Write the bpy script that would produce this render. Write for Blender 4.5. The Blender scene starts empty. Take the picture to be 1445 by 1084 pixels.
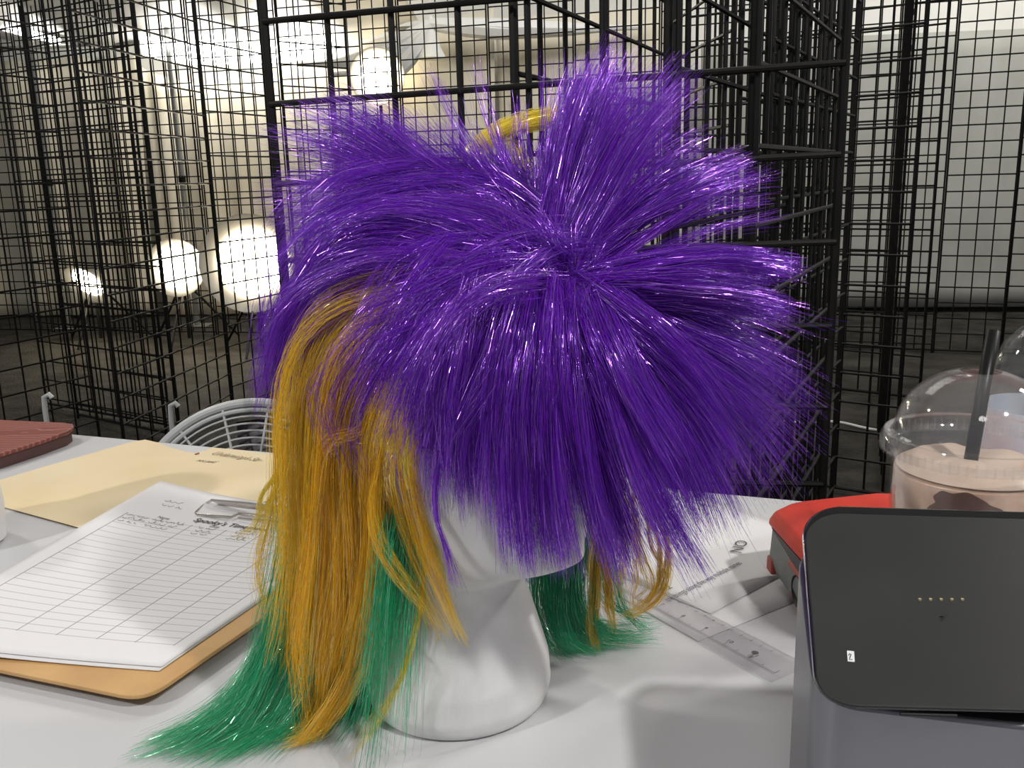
import bpy, bmesh, math, random
import numpy as np
from mathutils import Vector, Matrix, noise
random.seed(7)
rng = np.random.default_rng(11)
SC = bpy.context.scene
COL = SC.collection
TZ = 0.74                      # table top height
HC = 0.36                      # camera height over the table
# ------------------------------------------------------------------ camera
FPX = 1279.0
PIT, ROL = math.radians(12.9), math.radians(1.5)
Fv = Vector((0, math.cos(PIT), -math.sin(PIT)))
R0 = Vector((1, 0, 0)); U0 = Vector((0, math.sin(PIT), math.cos(PIT)))
Rv = R0*math.cos(ROL) - U0*math.sin(ROL)
Uv = U0*math.cos(ROL) + R0*math.sin(ROL)
CAM = Vector((0, 0, TZ+HC))
cd = bpy.data.cameras.new('camera'); cam = bpy.data.objects.new('camera', cd); COL.objects.link(cam)
cd.sensor_fit = 'HORIZONTAL'; cd.sensor_width = 36; cd.lens = 36*FPX/1445; cd.clip_start = .02; cd.clip_end = 60
m3 = Matrix((Rv, Uv, -Fv)).transposed()
cam.matrix_world = Matrix.Translation(CAM) @ m3.to_4x4()
SC.camera = cam

def ray(x, y): return Fv + Rv*((x-722.5)/FPX) - Uv*((y-542)/FPX)
def onz(x, y, h=0.0):          # point of the sight line at height h above the table
    d = ray(x, y); return CAM + d*((TZ+h-CAM.z)/d.z)
def ony(x, y, Y):              # point of the sight line at distance Y
    d = ray(x, y); return CAM + d*(Y/d.y)

# ------------------------------------------------------------------ helpers
def tag(o, label=None, cat=None, group=None, kind=None):
    if label: o['label'] = label
    if cat: o['category'] = cat
    if group: o['group'] = group
    if kind: o['kind'] = kind
    return o
def empty(name, loc, label=None, cat=None, group=None):
    o = bpy.data.objects.new(name, None); o.empty_display_size = .05
    COL.objects.link(o); o.location = loc
    return tag(o, label, cat, group)
class MB:
    def __init__(s): s.v = []; s.f = []; s.m = []
    def add(s, vs, fs, mi=0):
        b = len(s.v); s.v += [Vector(v) for v in vs]; s.f += [tuple(i+b for i in f) for f in fs]; s.m += [mi]*len(fs)
    def box(s, a, b, mi=0, M=None):
        x0, y0, z0 = a; x1, y1, z1 = b
        vs = [Vector(p) for p in ((x0,y0,z0),(x1,y0,z0),(x1,y1,z0),(x0,y1,z0),(x0,y0,z1),(x1,y0,z1),(x1,y1,z1),(x0,y1,z1))]
        if M: vs = [M @ v for v in vs]
        s.add(vs, [(0,3,2,1),(4,5,6,7),(0,1,5,4),(1,2,6,5),(2,3,7,6),(3,0,4,7)], mi)
    def tube(s, pts, r, n=8, closed=False, cap=True, mi=0):
        pts = [Vector(p) for p in pts]; N = len(pts)
        rs = r if isinstance(r, (list, tuple)) else [r]*N
        T = []
        for i in range(N):
            a = pts[(i-1) % N] if (closed or i > 0) else pts[0]
            b = pts[(i+1) % N] if (closed or i < N-1) else pts[-1]
            T.append((b-a).normalized())
        up = Vector((0,0,1)) if abs(T[0].z) < .9 else Vector((1,0,0))
        nrm = (up - T[0]*up.dot(T[0])).normalized()
        vs = []
        for i in range(N):
            nrm = (nrm - T[i]*nrm.dot(T[i])).normalized(); bi = T[i].cross(nrm)
            for k in range(n):
                a = 2*math.pi*k/n; vs.append(pts[i] + (nrm*math.cos(a)+bi*math.sin(a))*rs[i])
        fs = []
        for i in range(N if closed else N-1):
            j = (i+1) % N
            for k in range(n):
                l = (k+1) % n; fs.append((i*n+k, i*n+l, j*n+l, j*n+k))
        if cap and not closed: fs += [tuple(range(n))[::-1], tuple((N-1)*n+k for k in range(n))]
        s.add(vs, fs, mi)
    def lathe(s, prof, n=48, c=(0,0,0), mi=0, close=False, sx=1, sy=1):
        c = Vector(c); vs = []; fs = []
        for r, z in prof:
            for k in range(n):
                a = 2*math.pi*k/n; vs.append(c+Vector((r*sx*math.cos(a), r*sy*math.sin(a), z)))
        L = len(prof)
        for i in range(L-1 if not close else L):
            j = (i+1) % L
            for k in range(n):
                l = (k+1) % n; fs.append((i*n+k, i*n+l, j*n+l, j*n+k))
        if not close:
            if prof[0][0] > 1e-5: fs.append(tuple(range(n))[::-1])
            if prof[-1][0] > 1e-5: fs.append(tuple((L-1)*n+k for k in range(n)))
        s.add(vs, fs, mi)
    def prism(s, outline, off, mi=0):      # outline of 3D points swept by the vector off
        n = len(outline); o = [Vector(p) for p in outline]; off = Vector(off)
        s.add(o+[p+off for p in o], [tuple(range(n))[::-1], tuple(range(n, 2*n))]+[(i, (i+1) % n, n+(i+1) % n, n+i) for i in range(n)], mi)
    def build(s, name, mat, parent=None, smooth=True, bevel=0, seg=2, angle=35):
        me = bpy.data.meshes.new(name)
        org = parent.matrix_world.translation.copy() if parent else Vector()
        if parent:
            q = parent
            org = Vector()
            while q: org += q.location; q = q.parent
        me.from_pydata([v-org for v in s.v], [], s.f)
        bm = bmesh.new(); bm.from_mesh(me)
        bmesh.ops.remove_doubles(bm, verts=bm.verts, dist=1e-7)
        bmesh.ops.recalc_face_normals(bm, faces=bm.faces); bm.to_mesh(me); bm.free()
        for m in (mat if isinstance(mat, (list, tuple)) else [mat]): me.materials.append(m)
        if len(me.polygons) == len(s.m):
            for p, mi in zip(me.polygons, s.m): p.material_index = mi
        if smooth:
            for p in me.polygons: p.use_smooth = True
            me.set_sharp_from_angle(angle=math.radians(angle))
        o = bpy.data.objects.new(name, me); COL.objects.link(o)
        if parent: o.parent = parent
        if bevel:
            b = o.modifiers.new('bevel', 'BEVEL'); b.width = bevel; b.segments = seg; b.limit_method = 'ANGLE'; b.harden_normals = False
        return o
def setorigin(o, p):
    p = Vector(p); o.data.transform(Matrix.Translation(-p)); o.location = o.location + p; return o

# ------------------------------------------------------------------ materials
def mat(name, col, rough=.5, metal=0, spec=.5, trans=0, ior=1.45, emit=None, es=0, coat=0, alpha=1, sheen=0):
    m = bpy.data.materials.new(name); m.use_nodes = True
    b = m.node_tree.nodes['Principled BSDF']
    b.inputs['Base Color'].default_value = (*col, 1); b.inputs['Roughness'].default_value = rough
    b.inputs['Metallic'].default_value = metal; b.inputs['Specular IOR Level'].default_value = spec
    b.inputs['Transmission Weight'].default_value = trans; b.inputs['IOR'].default_value = ior
    b.inputs['Coat Weight'].default_value = coat; b.inputs['Alpha'].default_value = alpha
    if emit: b.inputs['Emission Color'].default_value = (*emit, 1); b.inputs['Emission Strength'].default_value = es
    return m
def noisy(m, scale, c1, c2, detail=4, bump=0, bscale=None, coord='Object', dist=.01, ramp=(.35, .65)):
    nt = m.node_tree; N = nt.nodes; L = nt.links; b = N['Principled BSDF']
    tc = N.new('ShaderNodeTexCoord'); nz = N.new('ShaderNodeTexNoise'); nz.inputs['Scale'].default_value = scale; nz.inputs['Detail'].default_value = detail
    L.new(tc.outputs[coord], nz.inputs['Vector'])
    cr = N.new('ShaderNodeValToRGB'); cr.color_ramp.elements[0].position = ramp[0]; cr.color_ramp.elements[1].position = ramp[1]
    cr.color_ramp.elements[0].color = (*c1, 1); cr.color_ramp.elements[1].color = (*c2, 1)
    L.new(nz.outputs['Fac'], cr.inputs['Fac']); L.new(cr.outputs['Color'], b.inputs['Base Color'])
    if bump:
        n2 = N.new('ShaderNodeTexNoise'); n2.inputs['Scale'].default_value = bscale or scale*4; n2.inputs['Detail'].default_value = 6
        L.new(tc.outputs[coord], n2.inputs['Vector'])
        bp = N.new('ShaderNodeBump'); bp.inputs['Strength'].default_value = bump; bp.inputs['Distance'].default_value = dist
        L.new(n2.outputs['Fac'], bp.inputs['Height']); L.new(bp.outputs['Normal'], b.inputs['Normal'])
    return m
M = {}
M['table'] = noisy(mat('white_laminate', (.53,.53,.54), .42, spec=.4), 3, (.515,.515,.53), (.55,.55,.555), bump=.08, bscale=900, dist=.0005)
M['leg'] = mat('grey_steel', (.25,.25,.26), .4, .8)
M['wire'] = noisy(mat('black_gridwall_enamel', (.005,.005,.004), .45, spec=.2), 30, (.004,.004,.0035), (.007,.0065,.006))
M['carpet'] = noisy(mat('dark_carpet', (.05,.048,.042), .95, spec=.1), 5, (.026,.024,.021), (.055,.051,.045), bump=.6, bscale=60, dist=.02)
M['wall'] = noisy(mat('white_wall_paint', (.72,.71,.67), .8), 1.2, (.70,.69,.65), (.75,.74,.70))
M['ceil'] = mat('ceiling_paint', (.6,.6,.57), .8)
M['drape'] = noisy(mat('cream_drape', (.72,.67,.54), .7), 1.5, (.68,.63,.50), (.76,.71,.60))
M['greydrape'] = noisy(mat('grey_backdrop_cloth', (.36,.36,.33), .8), 3, (.33,.33,.30), (.39,.39,.36))
M['canopy'] = mat('white_canopy_vinyl', (.8,.8,.78), .45)
M['foam'] = noisy(mat('white_styrofoam', (.80,.80,.79), .75, spec=.25), 30, (.66,.66,.655), (.71,.71,.70), bump=.12, bscale=700, dist=.0008)
M['pole'] = mat('grey_pole', (.3,.3,.29), .35, .7)
M['whiteplastic'] = mat('white_plastic', (.72,.72,.73), .35)
M['fangrey'] = mat('fan_grey_white', (.42,.43,.43), .4)
M['fandark'] = mat('fan_dark_inside', (.10,.085,.09), .5)
M['chrome'] = mat('chrome_clip', (.62,.58,.54), .22, 1)
M['board'] = noisy(mat('hardboard_tan', (.50,.29,.12), .55), 14, (.44,.25,.095), (.56,.34,.14), bump=.05, dist=.001)
M['boardedge'] = mat('hardboard_edge', (.33,.22,.12), .8)
M['folder'] = noisy(mat('manila', (.80,.66,.40), .7), 6, (.70,.57,.34), (.74,.62,.41))
M['paper'] = mat('paper', (.70,.69,.69), .75, spec=.2)
M['ink'] = mat('black_ink', (.03,.03,.03), .6)
M['pen'] = mat('grey_pen_ink', (.10,.10,.10), .6)
M['brownink'] = mat('brown_pen_ink', (.16,.11,.06), .6)
M['redink'] = mat('red_ink', (.35,.06,.04), .6)
M['slab'] = noisy(mat('black_matte_plastic', (.022,.023,.022), .5, spec=.3), 9, (.019,.020,.019), (.028,.029,.028), bump=.08, bscale=1500, dist=.0003)
M['slabedge'] = mat('black_gloss_rim', (.010,.010,.011), .22, coat=.5)
M['metal'] = mat('space_grey_aluminium', (.22,.22,.245), .33, .9)
M['gold'] = mat('gold_contact', (.9,.75,.45), .25, 1)
M['black'] = mat('black_print', (.005,.005,.005), .5)
M['straw'] = mat('black_straw', (.008,.008,.008), .35, spec=.25)
M['red'] = noisy(mat('red_rubber', (.62,.035,.02), .5), 25, (.56,.03,.016), (.68,.045,.026))
M['redd'] = mat('dull_red_plastic', (.36,.05,.035), .5)
M['batt'] = noisy(mat('grey_tool_plastic', (.095,.105,.10), .55), 80, (.15,.16,.155), (.18,.19,.185), bump=.1, bscale=900, dist=.0005)
M['battd'] = mat('dark_recess', (.012,.012,.012), .5)
M['clear'] = mat('clear_pet', (.98,.98,.98), .04, trans=1, ior=1.12)
M['clear2'] = mat('clear_bottle', (.96,.98,.98), .05, trans=1, ior=1.12)
M['rulerm'] = mat('clear_acrylic', (.93,.92,.93), .08, trans=.85, ior=1.2)
def clearmat(name, tint, gloss, rough=.05, body=.0, bodycol=(.9,.9,.9)):
    m = bpy.data.materials.new(name); m.use_nodes = True; nt = m.node_tree; Nn = nt.nodes; L = nt.links; Nn.clear()
    out = Nn.new('ShaderNodeOutputMaterial'); tr = Nn.new('ShaderNodeBsdfTransparent'); gl = Nn.new('ShaderNodeBsdfGlossy'); df = Nn.new('ShaderNodeBsdfDiffuse')
    tr.inputs[0].default_value = (*tint, 1); gl.inputs['Roughness'].default_value = rough; df.inputs[0].default_value = (*bodycol, 1)
    lw = Nn.new('ShaderNodeLayerWeight'); pw = Nn.new('ShaderNodeMath'); pw.operation = 'POWER'; pw.inputs[1].default_value = 3.5; L.new(lw.outputs['Facing'], pw.inputs[0])
    ma = Nn.new('ShaderNodeMath'); ma.operation = 'MULTIPLY_ADD'; ma.inputs[1].default_value = gloss; ma.inputs[2].default_value = .025; L.new(pw.outputs[0], ma.inputs[0])
    a = Nn.new('ShaderNodeMixShader'); b = Nn.new('ShaderNodeMixShader'); a.inputs[0].default_value = body
    L.new(tr.outputs[0], a.inputs[1]); L.new(df.outputs[0], a.inputs[2]); L.new(ma.outputs[0], b.inputs[0]); L.new(a.outputs[0], b.inputs[1]); L.new(gl.outputs[0], b.inputs[2]); L.new(b.outputs[0], out.inputs[0])
    return m
M['clear'] = clearmat('clear_pet', (.98,.98,.98), .45, .05, body=.03)
M['clear2'] = clearmat('clear_bottle', (.97,.98,.98), .45, .05, body=.015)
M['rulerm'] = clearmat('clear_acrylic', (.93,.92,.93), .4, .08, body=.06)
M['drink'] = noisy(mat('iced_coffee', (.50,.34,.24), .35), 55, (.46,.26,.17), (.74,.53,.39), detail=3, ramp=(.25, .6))
M['choc'] = mat('chocolate', (.10,.035,.018), .4)
M['cream'] = mat('melting_whipped_cream', (.56,.43,.34), .35)
M['label'] = noisy(mat('bottle_label', (.7,.72,.8), .5), 40, (.62,.66,.80), (.85,.84,.86))
M['redbook'] = mat('red_brown_leather', (.26,.075,.05), .5)
M['cable'] = mat('white_cable', (.6,.6,.56), .5)
def emis(name, col, s):
    m = bpy.data.materials.new(name); m.use_nodes = True; nt = m.node_tree; nt.nodes.clear()
    e = nt.nodes.new('ShaderNodeEmission'); o = nt.nodes.new('ShaderNodeOutputMaterial')
    e.inputs[0].default_value = (*col, 1); e.inputs[1].default_value = s; nt.links.new(e.outputs[0], o.inputs[0]); return m
M['bulb'] = emis('lit_bulb', (1,.9,.72), 22)
M['tube'] = emis('canopy_glow_emission', (1,.96,.88), 14)  # emission standing in for the brightly lit canopy

# ------------------------------------------------------------------ setting
bm = MB(); bm.box((-9,-3,-.1), (9,12,0)); tag(bm.build('floor', M['carpet'], smooth=False), kind='structure')
WA, WB = ony(-200, 430, 8.5), ony(1650, 438, 6.9)
WA.z = WB.z = 0
wdir = (WB-WA).normalized(); wn = Vector((wdir.y, -wdir.x, 0))
if wn.y > 0: wn = -wn            # faces the camera
def wallp(px, off=0):            # point of the wall's foot on the sight line of column px
    d = ray(px, 250); d.z = 0
    # intersect CAM.xy + t d with the wall line shifted by off towards the camera
    A = WA + wn*off
    t = ((A-Vector((0,0,0))).dot(wn))/(d.dot(wn)); return d*t
A, B = WA-wdir*2.5, WB+wdir*2.5
bm = MB(); bm.prism([A, B, B-wn*.1, A-wn*.1], (0,0,4.2)); tag(bm.build('wall_back', M['wall'], smooth=False), kind='structure')
bm = MB(); bm.box((-9,-3,4.2), (9,12,4.3)); tag(bm.build('ceiling', M['ceil'], smooth=False), kind='structure')

def drape(px0, px1, off, z0, z1, name, label, m, amp=.05, pitch=.22, top=None, cat='drape', gather=0):
    a, b = wallp(px0, off), wallp(px1, off); d = (b-a); L = d.length; d.normalize(); n = Vector((-d.y, d.x, 0))
    nx = max(12, int(L/pitch*10)); nz = 14; vs = []; fs = []
    for j in range(nz+1):
        v = j/nz
        for i in range(nx+1):
            u = i/nx; s = u*L
            zt = z1 + (top(u) if top else 0)
            ph = 2*math.pi*s/pitch + 1.3*math.sin(s*3.1)+.6*math.sin(s*7.7)
            off2 = amp*math.sin(ph)*(1-.35*v) + .02*math.sin(s*2.1+v*2)
            vs.append(a + d*(s+.02*math.sin(ph*.5+v*3)) + n*off2 + Vector((0,0,z0+(zt-z0)*v)))
    for j in range(nz):
        for i in range(nx):
            k = j*(nx+1)+i; fs.append((k, k+1, k+nx+2, k+nx+1))
    q = MB(); q.add(vs, fs); o = q.build(name, m, angle=80)
    sd = o.modifiers.new('thick', 'SOLIDIFY'); sd.thickness = .004
    c = (a+b)/2; setorigin(o, (c.x, c.y, z0))
    return tag(o, label, cat)
def sag(u): return -.16*(1-abs(2*u-1)**2)
drape(-170, 205, .30, .02, 2.13, 'drape_curtain', 'cream hanging drape behind the gridwall at the far left', M['drape'], amp=.035, pitch=.34)
drape(212, 420, .32, .02, 2.05, 'drape_curtain', 'cream hanging drape behind the low round work light, its top sagging', M['drape'], amp=.03, pitch=.30, top=sag)
drape(425, 700, .34, .02, 2.12, 'drape_curtain', 'cream hanging drape behind the high round work light', M['drape'], amp=.03, pitch=.42, top=lambda u: -.10+.32*u)
drape(704, 960, .30, .02, 2.28, 'drape_curtain', 'cream drape rising behind the purple spikes of the wig', M['drape'], amp=.015, pitch=.6)
# grey backdrop at the right with bands
drape(985, 1620, .28, .05, 2.03, 'backdrop_cloth', 'smooth grey backdrop cloth hung on the back wall at the right', M['greydrape'], amp=.006, pitch=.9, cat='backdrop')

# white ribbed canopy over the left drapes
def canopy():
    a, b = wallp(-260, .5), wallp(600, .5); d = (b-a); L = d.length; d.normalize(); n = wn
    nx, ny = 160, 10; vs = []; fs = []
    for j in range(ny+1):
        v = j/ny
        for i in range(nx+1):
            u = i/nx
            z = 2.22 + .75*v + .035*math.sin(u*46+v*5) + .10*math.sin(u*6.3)*(1-v)
            vs.append(a + d*(u*L) + n*(v*2.3) + Vector((0,0,z)))
    for j in range(ny):
        for i in range(nx):
            k = j*(nx+1)+i; fs.append((k, k+1, k+nx+2, k+nx+1))
    r = empty('canopy_roof', (a+b)/2+Vector((0,0,2.2)), 'white ribbed canopy glowing above the cream drapes at the left', 'canopy')
    q = MB(); q.add(vs, fs); o = q.build('canopy_fabric', M['canopy'], r, angle=80)
    o.modifiers.new('thick', 'SOLIDIFY').thickness = .005
    q = MB(); q.tube([a+Vector((0,0,2.2)), b+Vector((0,0,2.2))], .018, 8); q.build('beam', M['pole'], r)
    return r
canopy()
# drawn-together canopy peak by the middle
pk = ony(607, 34, 7.08)
r = empty('gathered_swag', pk, 'white fabric swag gathered to a knot high behind the gridwall', 'swag')
q = MB()
for k, (tx, ty) in enumerate(((420, 90), (470, 105), (515, 120), (830, 42), (905, 38))):
    t = ony(tx, ty, 7.06); pts = []
    for i in range(9):
        u = i/8; p = pk.lerp(t, u); p.z -= .10*math.sin(math.pi*u)*(1 if tx < 600 else .25); pts.append(p)
    q.tube(pts, [.02+.05*math.sin(math.pi*min(1, i/8+.15)) for i in range(9)], 8)
q.build('fabric_fold', M['canopy'], r)
q = MB(); q.lathe([(.012, .06), (.03, .02), (.035, -.03), (.07, -.16), (.11, -.24), (.095, -.245)], 20, pk); q.build('fabric_tail', M['canopy'], r)

# poles of the pipe-and-drape
for (x0, px1, Y, lab) in ((44, 75, 7.2, 'thin grey drape pole, the one nearest the left edge of the photo'),
                          (241, 262, 7.15, 'grey drape pole standing behind the low round work light')):
    p = ony(px1, 300, Y); e = empty('drape_pole', (p.x, p.y, 0), lab, 'pole')
    q = MB(); q.tube([(p.x, p.y, .012), (p.x, p.y, 2.6)], .022, 12); q.build('pole_tube', M['pole'], e)
    q = MB(); q.box((p.x-.1, p.y-.1, 0), (p.x+.1, p.y+.1, .012)); q.build('base_plate', M['pole'], e)
    q = MB(); q.tube([(p.x, p.y, 1.12), (p.x, p.y, 1.17)], .028, 12); q.build('lock_collar', M['wire'], e)

# ------------------------------------------------------------------ gridwall panels
def gridwall(a, b, cell, label, group=None, top=2.6, wr=.0032, zoff=0.0, us=None, edge=None, sides=6, lift=0, name='gridwall_panel'):
    a = Vector((a.x, a.y, 0)); b = Vector((b.x, b.y, 0)); d = b-a; L = d.length; d.normalize(); n = Vector((-d.y, d.x, 0))
    e = empty(name, (a+b)/2, label, 'gridwall panel', group)
    z0 = .02; edge = edge or wr*1.7
    q = MB()
    xs = us if us else [L*i/max(1, round(L/cell)) for i in range(1, max(1, round(L/cell)))]
    for s in xs:
        p = a+d*s+n*wr; q.tube([p+Vector((0,0,z0)), p+Vector((0,0,top))], wr, sides)
    z = zoff
    while z < z0+.02: z += cell
    while z < top-.01:
        q.tube([a+Vector((0,0,z))-n*wr, b+Vector((0,0,z+lift))-n*wr], wr, sides); z += cell
    q.build('wire_grid', M['wire'], e)
    q = MB()
    for p in (a, b): q.tube([p+Vector((0,0,0)), p+Vector((0,0,top))], edge, 8)
    q.tube([a+Vector((0,0,z0)), b+Vector((0,0,z0))], edge, 8); q.tube([a+Vector((0,0,top)), b+Vector((0,0,top))], edge, 8)
    q.build('edge_frame', M['wire'], e)
    return e
def pz(px, Y):                     # foot of a panel edge seen at column px on the horizon, at distance Y
    p = ony(px, 250, Y); p.z = 0; return p
# the nearest panel, right behind the wig
Afa, Afb = pz(391, 1.27), pz(1184, 1.12)
dA = (Afb-Afa).normalized()
def onA(px, py):                   # where a sight line meets the near panel's plane
    n = Vector((-dA.y, dA.x, 0)); d = ray(px, py); t = (Afa-CAM).dot(n)/d.dot(n); return CAM+d*t
z147 = onA(500, 139).z; cellA = .104
us = [(onA(x, 60)-Afa).dot(dA) for x in (462, 552, 646, 744, 850, 958, 1071)]
gridwall(Afa, Afb, cellA, 'thick black gridwall panel standing right behind the purple wig', wr=.0042, edge=.0058,
         zoff=(z147-.003) % cellA, us=us, sides=8, top=2.1, lift=.018)
# extra upright beside the seam
def back(px, Y0, deg, n=8, c=.099):
    p = onA(px, 250); p.z = 0; p = p + Vector((0, Y0, 0)); a = math.radians(deg); return p, p+Vector((math.sin(a), math.cos(a), 0))*n*c
for px, deg, lab in ((730, 24.0, 'black gridwall panel running back from the middle of the near panel'),
                     (944, 27.3, 'black gridwall panel running back just right of the tallest purple spikes'),
                     (1064, 27.5, 'black gridwall panel running back from the near right corner post')):
    p, p2 = back(px, .018, deg); gridwall(p, p2, .099, lab, zoff=.04, wr=.0038, edge=.006, top=2.05)
gridwall(pz(968, 3.3), pz(1292, 2.88), .099, 'black gridwall panel whose open edge stands right of the near corner post', zoff=.031, wr=.0042, top=2.6)
gridwall(pz(1088, 4.65), pz(1321, 4.2), .099, 'black gridwall panel farther back, edge just left of the bare grey backdrop', zoff=.02, wr=.0045)
gridwall(pz(1276, 2.98), pz(1262, 3.75), .11, 'black gridwall panel seen nearly edge-on as a dark upright band', zoff=.05, edge=.005, wr=.003)
gridwall(pz(1040, 2.0), pz(1176, 2.35), .099, 'black gridwall panel across the back of the near booth', zoff=.06, wr=.004)
gridwall(pz(950, 2.6), pz(1030, 2.08), .099, 'black gridwall panel angled behind the dense uprights', zoff=.01, wr=.004)
gridwall(pz(1082, 1.55), pz(1198, 2.25), .085, 'black gridwall panel running back inside the near booth, second from its corner post', zoff=.03, wr=.0036)
# left clusters
gridwall(pz(64, 4.3), pz(214, 3.87), .099, 'black gridwall panel at the left, its free edge beside the low work light', zoff=.072, wr=.0038)
gridwall(pz(20, 4.55), pz(200, 4.05), .099, 'black gridwall panel doubled close behind the left free-edged panel', zoff=.05, wr=.0036)
gridwall(pz(-170, 3.1), pz(92, 3.75), .099, 'black gridwall panel cut by the left edge of the photo, running back', zoff=.03, wr=.0038)
gridwall(pz(128, 3.35), pz(296, 4.25), .099, 'black gridwall panel running back to the post left of the fan', zoff=.015, wr=.004)
gridwall(pz(298, 4.3), pz(384, 4.75), .099, 'narrow view of a black gridwall panel between fan and near panel', zoff=.04, wr=.0038)
gridwall(pz(408, 4.5), pz(500, 4.75), .099, 'black gridwall panel seen through the near panel above the left purple hair', zoff=.06, wr=.0036)
# the far row
edges = [-80, 45, 165, 285, 405, 520, 572, 694, 812, 930, 1052, 1180, 1335, 1436, 1560]
for i in range(len(edges)-1):
    x0, x1 = edges[i], edges[i+1]
    Y = lambda x: 7.1-1.9*(x/1445)
    gridwall(pz(x0+1.5, Y(x0)), pz(x1-1.5, Y(x1)), .092, 'thin-looking black gridwall panel in the far row before the drapes',
             group='far row of gridwall panels before the drapes', zoff=.03+.012*(i % 3), wr=.0042, edge=.0055, top=2.6)

# small white zip ties on the wires
for px, py, lab in ((240, 580, 'white cable tie hook sticking up behind the table by the fan'), (62, 568, 'white cable tie hook behind the red-brown case')):
    p = ony(px, py, 2.0); q = MB()
    q.tube([p+Vector((0,0,-.06)), p+Vector((0,0,-.02)), p+Vector((.002,0,.012)), p+Vector((.014,0,.018)), p+Vector((.02,0,.01))], .006, 8)
    # tie stands on a thin wire stake reaching the floor
    e = empty('wire_hook', (p.x, p.y, 0), lab, 'hook'); q.build('hook_tip', M['fangrey'], e)
    s = MB(); s.tube([(p.x, p.y, 0), (p.x, p.y, p.z-.055)], .004, 8); s.build('stake', M['wire'], e)

# cable on the floor
q = MB(); pts = []
for i in range(40):
    u = i/39; x = 1090+170*u; y = 590+16*u+3*math.sin(u*9)
    d = ray(x, y); t = (.006-CAM.z)/d.z; pts.append(CAM+d*t)
q.tube(pts, .006, 8); o = q.build('floor_cable', M['cable']); setorigin(o, pts[0]); tag(o, 'thin white cable lying on the dark carpet left of the iced drink', 'cable')

# ------------------------------------------------------------------ round work lights
def worklight(px, py, Y, rad, label, aim=(0,-1,0), power=1.0, stand=True):
    p = ony(px, py, Y); e = empty('round_work_light', (p.x, p.y, 0), label, 'work light', 'round work lights before the drapes')
    aim = Vector(aim).normalized(); up = Vector((0,0,1)); rt = aim.cross(up).normalized(); u2 = rt.cross(aim)
    Mx = Matrix((rt, u2, aim)).transposed().to_4x4(); Mx.translation = p
    def add(prof, name, m, n=32):
        q = MB(); q.lathe(prof, n); q.v = [Mx @ v for v in q.v]; return q.build(name, m, e)
    add([(.02, -.13), (.045, -.12), (rad*.55, -.08), (rad*.9, -.03), (rad*1.26, 0), (rad*1.30, .006), (rad*1.24, .004), (rad*.88, -.02), (rad*.5, -.07), (.02, -.11)], 'reflector', M['pole'])
    add([(.0001, .0), (rad*.5, -.003), (rad*.86, -.012), (rad*.86, -.02), (.0001, -.02)], 'lit_face', M['bulb'])
    q = MB(); q.tube([(p.x, p.y+.12, .5 if not stand else .03), (p.x, p.y+.12, p.z-.02)], .012, 10); q.tube([(p.x, p.y+.12, p.z-.03), p-aim*.11], .010, 8); q.build('stand_pole', M['wire'], e)
    for k in range(3):
        a = 2*math.pi*k/3+.5; q = MB(); q.tube([(p.x, p.y+.12, .45), (p.x+.35*math.cos(a), p.y+.12+.35*math.sin(a), .012)], .009, 8); q.build('leg', M['wire'], e)
    ld = bpy.data.lights.new('work_light_glow', 'POINT'); ld.energy = 5.5*power; ld.color = (1, .84, .58); ld.shadow_soft_size = .07
    lo = bpy.data.objects.new('work_light_glow', ld); COL.objects.link(lo); lo.location = p+aim*.12
    # light thrown back on the drape
    ld = bpy.data.lights.new('work_light_back_glow', 'POINT'); ld.energy = 3*power; ld.color = (1, .83, .55); ld.shadow_soft_size = .1
    lo = bpy.data.objects.new('work_light_back_glow', ld); COL.objects.link(lo); lo.location = p+Vector((0, .28, .05))
worklight(248, 378, 6.3, .155, 'glowing round work light on a stand, seen through the left gridwall', power=1)
worklight(352, 372, 5.9, .245, 'large blown-out work light half hidden by the left purple hair', power=2.2, aim=(.1,-1,.05))
worklight(532, 108, 6.9, .155, 'glowing round work light mounted high behind the near gridwall panel', power=1.0, aim=(.05,-1,-.1))
worklight(122, 402, 6.4, .13, 'low work light glowing at carpet edge, left of the others', power=.8, aim=(-.3,-.8,-.6))
# glowing tubes, the wide ones added for light blown out on the canopy
for (x0, y0, x1, y1, Y, lab, w) in ((205, 62, 330, 72, 7.45, 'wide glowing tube added for the light blown out on the white canopy', .13), (345, 72, 470, 62, 7.35, 'right-hand glowing tube added for the light blown out on the white canopy', .11),
                                 (2, 38, 84, 58, 7.5, 'slim lit tube high at the far left behind the gridwall', .03)):
    a, b = ony(x0, y0, Y), ony(x1, y1, Y)
    e = empty('canopy_glow', (a+b)/2, lab, 'light')
    q = MB(); q.tube([a, a.lerp(b, .5), b], [w*.8, w, w*.75], 16); q.build('glow_body', M['tube'], e)
    q = MB(); q.tube([a+Vector((0,0,w*.7)), a+Vector((0,0,.9))], .008, 6); q.build('hanger', M['wire'], e); q = MB(); q.tube([b+Vector((0,0,w*.7)), b+Vector((0,0,.9))], .008, 6); q.build('hanger', M['wire'], e)
    ld = bpy.data.lights.new('canopy_glow_light', 'POINT'); ld.energy = 5 if w > .05 else 1; ld.color = (1,.97,.9); ld.shadow_soft_size = .1
    lo = bpy.data.objects.new('canopy_glow_light', ld); COL.objects.link(lo); lo.location = (a+b)/2+wn*.35

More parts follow.
